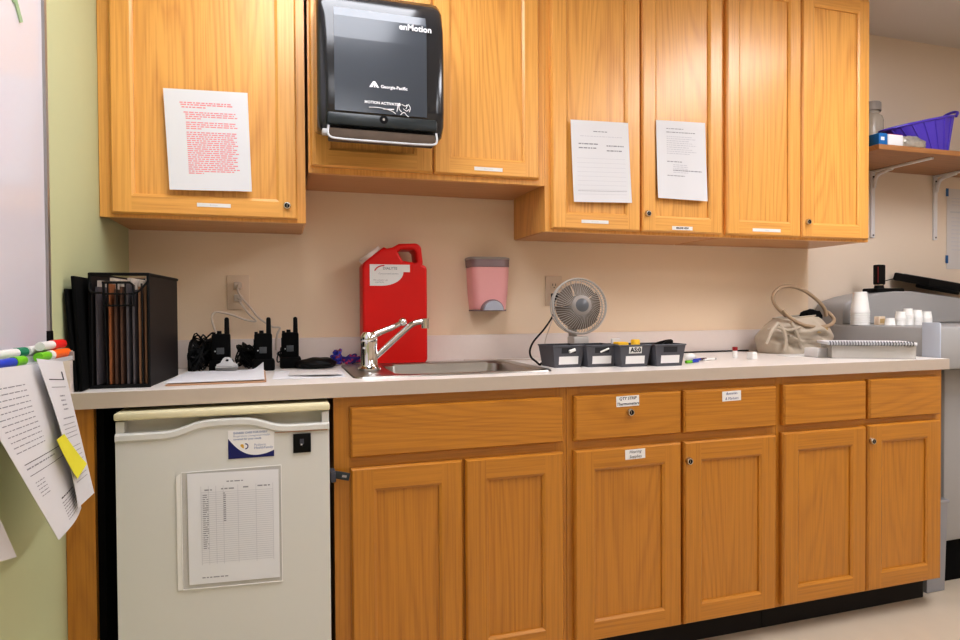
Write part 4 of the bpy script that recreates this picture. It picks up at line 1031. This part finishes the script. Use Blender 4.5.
for i, (mk, x, lb) in enumerate(fold):
    m = MB(); h = .262+.008*math.sin(i*2.1); g = .0045
    # pocket folder: closed spine to the room, open fan behind it, paper tabs on top
    pr = [(-g*.5, .012), (-g, .05), (-g, .26), (g, .26), (g, .05), (g*.5, .012)]
    vs = [(a, b, .006) for a, b in pr]+[(a*1.1, b, h-.012) for a, b in pr]
    k = len(pr); m.add(vs, [(q, (q+1) % k, k+(q+1) % k, k+q) for q in range(k)]+[list(range(k))[::-1], [k+q for q in range(k)]], 0)
    m.box(-g*.9, g*.9, .03, .25, h-.012, h+.004, 1)
    o = single('file_folder', m, [mk, 'tabs'], lb, 'folder', tuple(Th @ V((x, 0, .0025))), 'folders in the wire file holder', local=True); o.rotation_euler.z = HR

# ------------------------------------------------------------------ clipboard and loose papers
A, B, Cc, D = [V(p) for p in ((0.2121,-0.1501,0.9140), (0.4251,-0.1794,0.9140), (0.4314,-0.5890,0.9140), (0.1875,-0.5667,0.9140))]
A, B, Cc, D = V((.209, -.215, 0)), V((.424, -.225, 0)), V((.434, -.555, 0)), V((.192, -.560, 0))
t = thing('clipboard', 'brown hardboard clipboard with silver clip lying on the counter', 'clipboard', (.31, -.39, .9145))
m = MB(); q = [A, B, Cc, D]; m.add([p+V((0, 0, .9147)) for p in q]+[p+V((0, 0, .9185)) for p in q], [(3,2,1,0), (4,5,6,7), (0,1,5,4), (1,2,6,5), (2,3,7,6), (3,0,4,7)]); obj('board', m, 'hard', t)
m = MB(); cc = V((.312, -.225, .919)); KS = .64
m.prism([(a*KS, b*.85) for a, b in [(-.048, 0), (.048, 0), (.048, .014), (.030, .020), (.020, .036), (.010, .042), (-.010, .042), (-.020, .036), (-.030, .020), (-.048, .014)]], -.002, .002, 0, Matrix.Translation((cc.x, cc.y, .928)) @ Matrix.Rotation(math.radians(-25), 4, 'X'), 0, [(.005*math.cos(i*PI/6), .025+.004*math.sin(i*PI/6)) for i in range(12)])
m.cyl((cc.x-.033, cc.y, .9285), (cc.x+.033, cc.y, .9285), .0055, .0055, 12)
m.box(cc.x-.030, cc.x+.030, cc.y-.03, cc.y+.012, .9235, .9262, 0, .001)
obj('clip', m, 'clip', t)
page('clipboard_page', 'blank white sheets clipped on the clipboard with a lifted corner', 'paper',
     ((.200, -.225, .9190), (.418, -.232, .9190), (.430, -.545, .9190), (.186, -.550, .9190)), None, 0, ('paper',), None,
     curlfn=lambda u, v: .030*max(0, (u-.72)/.28)**2*max(0, 1-abs(v-.30)/.34)+.002)
page('loose_sheet', 'white sheet lying on the counter right of the clipboard', 'paper',
     ((.452, -.24, .9145), (.655, -.255, .9145), (.648, -.50, .9145), (.448, -.49, .9145)), None, 0, ('paper',), 'loose papers by the sink', curlfn=lambda u, v: .003*math.sin(u*7)*math.sin(v*3)**2)
page('loose_sheet', 'crinkled clear-white sleeve lying over the loose sheet by the sink', 'paper',
     ((.50, -.30, .9190), (.640, -.31, .9190), (.640, -.46, .9190), (.49, -.44, .9190)), None, 0, ('paper2',), 'loose papers by the sink', curlfn=lambda u, v: .008*v*(1-v)*abs(math.sin(u*9+v*4)))

# ------------------------------------------------------------------ radios in chargers
def radio(label, x, y, g='two-way radios standing in chargers'):
    t = thing('two_way_radio', label, 'radio', (x, y, .9145), 0, g)
    m = MB(); m.box(-.034, .034, -.036, .04, 0, .036, 0, .006); obj('charger', m, 'blackm', t, local=True)
    m = MB(); m.box(-.027, .027, -.018, .020, .03, .118, 0, .006); m.box(-.029, -.024, -.012, .012, .05, .10, 0, .002); obj('body', m, 'blackm', t, local=True)
    m = MB(); m.cyl((.017, .002, .112), (.017, .002, .165), .0078, .0068, 12); m.lathe([(.0068, .165), (.004, .169), (.0001, .17)], 12, 0, Matrix.Translation((.017, .002, 0))); obj('antenna', m, 'black', t, local=True)
    m = MB(); m.cyl((-.005, 0, .115), (-.005, 0, .127), .0075, .0065, 12); obj('knob', m, 'black', t, local=True)
    m = MB(); m.cyl((-.021, 0, .115), (-.021, 0, .123), .005, .005, 10); obj('knob', m, 'black', t, local=True)
    m = MB(); m.box(-.012, .010, -.0192, -.018, .055, .075, 0, .0005); m.box(-.018, -.015, -.019, -.018, .062, .066, 1); obj('display', m, ['screen', 'ltgrey'], t, local=True)
    return t
r1 = radio('black two-way radio nearest the file holder behind the clipboard', .292, -.175)
dup(r1, (0.4175,-0.1764,0.9140), 0.05, 'middle black two-way radio with grey display window')
dup(r1, (0.5015,-0.1152,0.9140), 0.0, 'black two-way radio at the right end of the radio row')
def tangle(label, c, sx, sy, sz, n, seed, r=.0032):
    rnd = random.Random(seed); pts = []
    for i in range(n):
        a = i*2.1+rnd.uniform(-.5, .5)
        pts.append((c[0]+sx*math.cos(a)*rnd.uniform(.4, 1), c[1]+sy*math.sin(a)*rnd.uniform(.4, 1), .918+sz*abs(math.sin(i*1.35+rnd.uniform(-.4, .4)))*rnd.uniform(.35, 1)))
    m = MB(); m.tube(pts, r, 6, 0, False, 6)
    single('cable_tangle', m, 'cableb', label, 'cable', (c[0], c[1], .9145), 'tangled charger cables')
tangle('big tangled black charger cable between file holder and first radio', (.235, -.12), .052, .06, .125, 120, 3, .0026)
tangle('black charger cable coil heaped against the file holder side', (.222, -.215), .026, .034, .095, 60, 5, .0026)
tangle('tangled black charger cable between the first and second radios', (.372, -.115), .048, .05, .088, 90, 11, .0025)
tangle('few black cable loops between the second and third radios', (.483, -.085), .028, .03, .08, 26, 21, .0022)
# black pouch and lanyards
m = MB(); bm = bmesh.new(); bmesh.ops.create_icosphere(bm, subdivisions=4, radius=1)
for vtx in bm.verts: vtx.co *= 1+.16*noise.noise(vtx.co*1.8); vtx.co.z = max(vtx.co.z, -.55)
m.bm(bm, 0, Matrix.Translation((.585, -.165, .9278)) @ Matrix.Diagonal((.066, .05, .022, 1)), True)
single('black_pouch', m, 'black', 'flat black pouch lying right of the last radio', 'pouch', (.585, -.165, .9145))
def lanyard(label, c, sx, sy, sz, seed, mk, n=22):
    rnd = random.Random(seed); pts = []
    for i in range(n):
        a = i*1.9
        pts.append((c[0]+sx*math.cos(a)*rnd.uniform(.3, 1), c[1]+sy*math.sin(a)*rnd.uniform(.3, 1), .9215+sz*rnd.random()*(1-.6*rnd.random())))
    m = MB(); m.tube(pts, .0062, 8, 0, False, 6); single('lanyard', m, mk, label, 'lanyard', (c[0], c[1], .9145), 'patterned lanyards beside the sink')
lanyard('blue patterned lanyard bundled on the black pouch', (.655, -.10), .020, .03, .052, 4, 'lan1', 26)
lanyard('blue and red patterned lanyard heaped behind the sink corner', (.708, -.075), .038, .026, .026, 9, 'lan2', 30)

# ------------------------------------------------------------------ shelf in the alcove
SZ = 1.786
t = thing('wall_shelf', 'brown wooden wall shelf on white brackets at the far right', 'shelf', (3.4, .04, 1.76))
m = MB(); m.box(2.862, 4.4, -.29, .048, SZ-.022, SZ, 0, .001); obj('board', m, 'shelfw', t)
for x in (3.215, 3.625, 4.05):
    m = MB(); zt = SZ-.0225
    m.box(x-.012, x+.012, .040, .0495, 1.44, zt, 0, .002); m.box(x-.0105, x+.0105, -.25, .045, zt-.010, zt, 0, .002)
    m.tube([(x, .038, zt-.085), (x, .02, zt-.03), (x, -.02, zt-.016), (x, -.06, zt-.010)], .008, 8); m.cyl((x, .041, 1.452), (x, .0375, 1.452), .004, .004, 10, 1); m.cyl((x, .041, zt-.03), (x, .0375, zt-.03), .004, .004, 10, 1)
    obj('bracket', m, ['bracket', 'slot'], t)
# jar
t = thing('storage_jar', 'clear jar with grey lid at the left end of the shelf', 'jar', (3.135, -.012, SZ+.0005)); p = (3.135, -.012)
m = MB(); m.lathe([(.0001, .0), (.052, .0), (.054, .01), (.054, .19), (.048, .21), (.037, .222), (.037, .24)], 24, 0, Matrix.Translation((p[0], p[1], SZ+.001))); obj('vessel', m, 'glass', t)
m = MB(); m.lathe([(.0001, .236), (.044, .236), (.044, .272), (.04, .277), (.0001, .277)], 24, 0, Matrix.Translation((p[0], p[1], SZ+.001))); obj('lid', m, 'lidg', t)
m = MB(); m.box(2.868, 2.914, -.285, -.235, SZ+.0005, SZ+.048, 0, .001); m.box(2.878, 2.898, -.2857, -.285, SZ+.018, SZ+.032, 1); single('blue_carton', m, ['blue', 'paper'], 'blue carton at the front left of the shelf', 'carton', (2.95, -.24, SZ))
m = MB(); m.box(2.918, 3.000, -.285, -.235, SZ+.0005, SZ+.046, 0, .001); m.box(2.918, 3.000, -.285, -.235, SZ+.0462, SZ+.0472, 1); single('red_white_carton', m, ['paper', 'redp'], 'white carton with red top on the shelf beside the blue one', 'carton', (3.05, -.23, SZ))
m = MB(); bm = bmesh.new(); bmesh.ops.create_icosphere(bm, subdivisions=4, radius=1)
for vtx in bm.verts: vtx.co *= 1+.22*noise.noise(vtx.co*3); vtx.co.z = max(vtx.co.z, -.5)
m.bm(bm, 0, Matrix.Translation((3.082, -.256, SZ+.020)) @ Matrix.Diagonal((.078, .026, .034, 1)), True)
single('foil_snack_bag', m, 'foil', 'crinkled silver bag on the shelf in front of the purple basket', 'bag', (3.082, -.256, SZ))
# purple basket
t = thing('purple_basket', 'purple plastic basket with sloping rim on the shelf', 'basket', (3.28, -.15, SZ+.0005))
m = MB(); n = 40; vs = []
bcx, bcy = 3.25, -.150
def bk(a, s, inset=0):
    ca, sa = math.cos(a), math.sin(a)
    rx = (.10+(.20-.10)*s)-inset; ry = (.06+(.085-.06)*s)-inset; H = .150+.045*ca
    return V((bcx+.06*(1-s)+rx*ca, bcy+ry*sa, SZ+.001+inset+(H-inset)*s))
K = 8
for inset in (0, .003):
    vs = [bk(2*PI*i/n, j/K, inset) for j in range(K+1) for i in range(n)]
    m.add(vs, [(j*n+i, j*n+(i+1) % n, (j+1)*n+(i+1) % n, (j+1)*n+i) for j in range(K) for i in range(n)], 0, True); m.add(vs[:n], [list(range(n))], 0)
for i in range(0, n, 2):      # moulded ribs
    m.tube([bk(2*PI*i/n, j/K, -.001) for j in range(K+1)], .0022, 5, 0, smoothing=0)
obj('tub', m, 'purple', t)
m = MB(); m.tube([bk(2*PI*i/n, 1, 0) for i in range(n)], .006, 8, 0, True, 0); p = bk(0, 1); m.tube([p+V((-.01, -.04, -.005)), p+V((.012, -.03, .018)), p+V((.018, 0, .026)), p+V((.012, .03, .018)), p+V((-.01, .04, -.005))], .006, 8, 0); obj('rim', m, 'purple', t)
m = MB(); m.box(3.50, 3.76, -.25, -.05, SZ+.0005, SZ+.03, 0, .004); m.box(3.51, 3.75, -.24, -.06, SZ+.0302, SZ+.033, 1); single('maroon_tray', m, ['maroon', 'lidg'], 'flat maroon tray on the shelf right of the purple basket', 'tray', (3.55, -.12, SZ))
# wall notice with blue tape
def pr_w(rect, words, txt):
    for i in range(3): words(.15, .9, .12+i*.04, .012)
    rect(.1, .9, .28, .30, 2)
    for i in range(9): words(.15, .9, .36+i*.05, .010)
page('wall_notice', 'pale printed notice taped to the wall under the shelf at frame edge', 'paper',
     ((3.712, .049, 1.705), (3.93, .049, 1.705), (3.93, .049, 1.296), (3.712, .049, 1.296)), pr_w, 0, ('paper2', 'inklt', 'ltgrey'))
for z, lb in ((1.665, 'blue tape strip at the upper corner of the wall notice'), (1.325, 'blue tape strip at the lower corner of the wall notice')):
    m = MB(); m.box(3.704, 3.722, .0472, .0480, z, z+.04); single('tape_strip', m, 'tape', lb, 'tape', (3.72, .048, z), 'blue tape on the wall notice')

# ------------------------------------------------------------------ grey office machine at the counter end
t = thing('office_machine', 'large grey office machine with curved back beyond the counter end', 'machine', (3.2, -.3, 0))
m = MB(); m.box(2.96, 3.75, -.50, -.02, .17, .865, 0, .02); obj('body', m, 'copier', t)
m = MB(); m.box(2.98, 3.73, -.47, -.04, .0, .17, 0, .004); obj('base', m, 'blackm', t)
m = MB(); m.box(2.808, 3.75, -.598, -.02, .868, 1.028, 0, .012); obj('deck', m, 'copier', t)
m = MB(); m.box(2.803, 2.810, -.596, -.525, .872, 1.045, 0, .003); obj('side_panel', m, 'copier2', t)
m = MB(); prof = [(2.845, 1.028), (2.848, 1.09), (2.858, 1.115), (2.885, 1.132), (2.95, 1.150), (3.05, 1.168), (3.15, 1.176), (3.25, 1.176), (3.45, 1.158), (3.72, 1.13), (3.72, 1.028)]
m.prism(prof, -.13, .03, 0, None, .008); obj('curved_back', m, 'copier', t)
# cups
cp = MB(); cp.lathe([(.0001, .0), (.046, 0), (.0455, .006), (.043, .010)], 24)
def foamstack(label, x, y, z, n, r, h, step, g):
    t = thing('foam_cup_stack', label, 'cups', (x, y, z), 0, g)
    for k in range(n):
        m = MB(); z0 = k*step
        m.lathe([(r*1.04, z0), (r*1.04, z0+.004), (r, z0+.006), (r*.72, z0+h), (r*.66, z0+h+.001), (.0001, z0+h+.001)] if k == n-1 else [(r*1.04, z0), (r*1.04, z0+.004), (r, z0+.006), (r*.93, z0+step)], 24)
        obj('cup', m, 'foam', t, local=True)
foamstack('tall stack of upturned white foam cups on the machine deck', 2.848, -.215, 1.0285, 6, .036, .088, .0105, 'upturned cup stacks on the machine')
foamstack('shorter white cup stack half hidden behind the tall one', 2.868, -.135-.0, 1.0285, 4, .03, .06, .011, 'upturned cup stacks on the machine') if False else None
def medcup(label, x, y, n):
    t = thing('medicine_cup_stack', label, 'cups', (x, y, 1.0285), 0, 'small medicine cup stacks on the machine')
    for k in range(n):
        m = MB(); z0 = k*.0065; h = .03; r = .0205
        m.lathe([(r, z0), (r*1.02, z0+.002), (r*.99, z0+.003), (r*.8, z0+h), (.0001, z0+h)] if k == n-1 else [(r, z0), (r*1.02, z0+.002), (r*.99, z0+.003), (r*.95, z0+.0065)], 18)
        obj('cup', m, 'foam', t, local=True)
medcup('lowest little white cup stack at the left of the group', 2.872, -.335, 1)
medcup('second little white cup stack from the left of the group', 2.918, -.345, 5)
medcup('tallest little white cup stack in the middle of the group', 2.965, -.340, 7)
medcup('fourth little white cup stack right of the tallest', 3.010, -.345, 6)
medcup('rightmost little white cup stack of the group', 3.056, -.350, 5)
m = MB(); m.box(-.018, .018, -.012, .012, 0, .036, 0, .002); m.box(-.012, .012, -.0126, -.012, .008, .026, 1); single('tan_carton', m, ['ivory', 'bagp'], 'small tan carton right of the tall foam cup stack', 'carton', (2.888, -.275, 1.0285), local=True)
# handset and cradle
t = thing('cordless_phone', 'black cordless handset standing in its cradle on the machine', 'phone', (3.10, -.10, 1.168))
m = MB(); m.box(3.055, 3.215, -.125, -.04, 1.172, 1.190, 0, .006); m.cyl((3.095, -.095, 1.188), (3.095, -.095, 1.204), .022, .018, 16, 0); m.cyl((3.095, -.095, 1.203), (3.095, -.095, 1.208), .0185, .0185, 16, 1); obj('cradle', m, ['black', 'nickel'], t)
m = MB(); m.box(3.074, 3.118, -.11, -.08, 1.206, 1.298, 0, .005); m.box(3.0736, 3.0750, -.1085, -.106, 1.215, 1.288, 1); obj('handset', m, ['black', 'vred'], t)
t = thing('black_monitor', 'black flat screen lying tilted on top of the machine', 'screen', (3.45, -.08, 1.17))
T = Matrix.Translation((3.60, -.095, 1.203)) @ Matrix.Rotation(math.radians(7), 4, 'Y') @ Matrix.Rotation(math.radians(12), 4, 'X')
m = MB(); m.box(-.28, .28, -.07, .12, -.026, .012, 0, .006, T); obj('case', m, 'black', t)
m = MB(); m.box(-.24, .26, -.05, .10, .0122, .0132, 0, 0, T); obj('screen', m, 'screen', t)
m = MB(); m.box(-.20, -.02, -.03, .06, -.042, -.020, 0, .006, T); obj('foot', m, 'black', t)
m = MB(); m.tube([(3.115, -.06, 1.185), (3.15, -.05, 1.215), (3.20, -.06, 1.232), (3.24, -.07, 1.238)], .002, 6); m.tube([(3.06, -.10, 1.185), (3.0, -.11, 1.178), (2.94, -.125, 1.158), (2.90, -.14, 1.13)], .002, 6)
single('phone_cord', m, 'cableb', 'thin black cord beside the cordless handset cradle', 'cord', (3.06, -.1, 1.17))
# waste bin
t = thing('waste_bin', 'slim grey plastic waste bin on the floor past the counter end', 'waste bin', (2.88, -.4, 0))
m = MB(); a0, a1, b0, b1 = 2.826, 2.930, -.535, -.26
bot = [(a0+.006, b0+.006), (a1-.006, b0+.006), (a1-.006, b1-.006), (a0+.006, b1-.006)]; tp = [(a0, b0), (a1, b0), (a1, b1), (a0, b1)]
m.add([(x, y, .002) for x, y in bot]+[(x, y, .345) for x, y in tp], [(3,2,1,0), (0,1,5,4), (1,2,6,5), (2,3,7,6), (3,0,4,7)]); obj('tub', m, 'binlt', t)
m = MB(); m.tube([(x, y, .35) for x, y in tp], .008, 8, 0, True, 0); obj('rim', m, 'binlt', t)
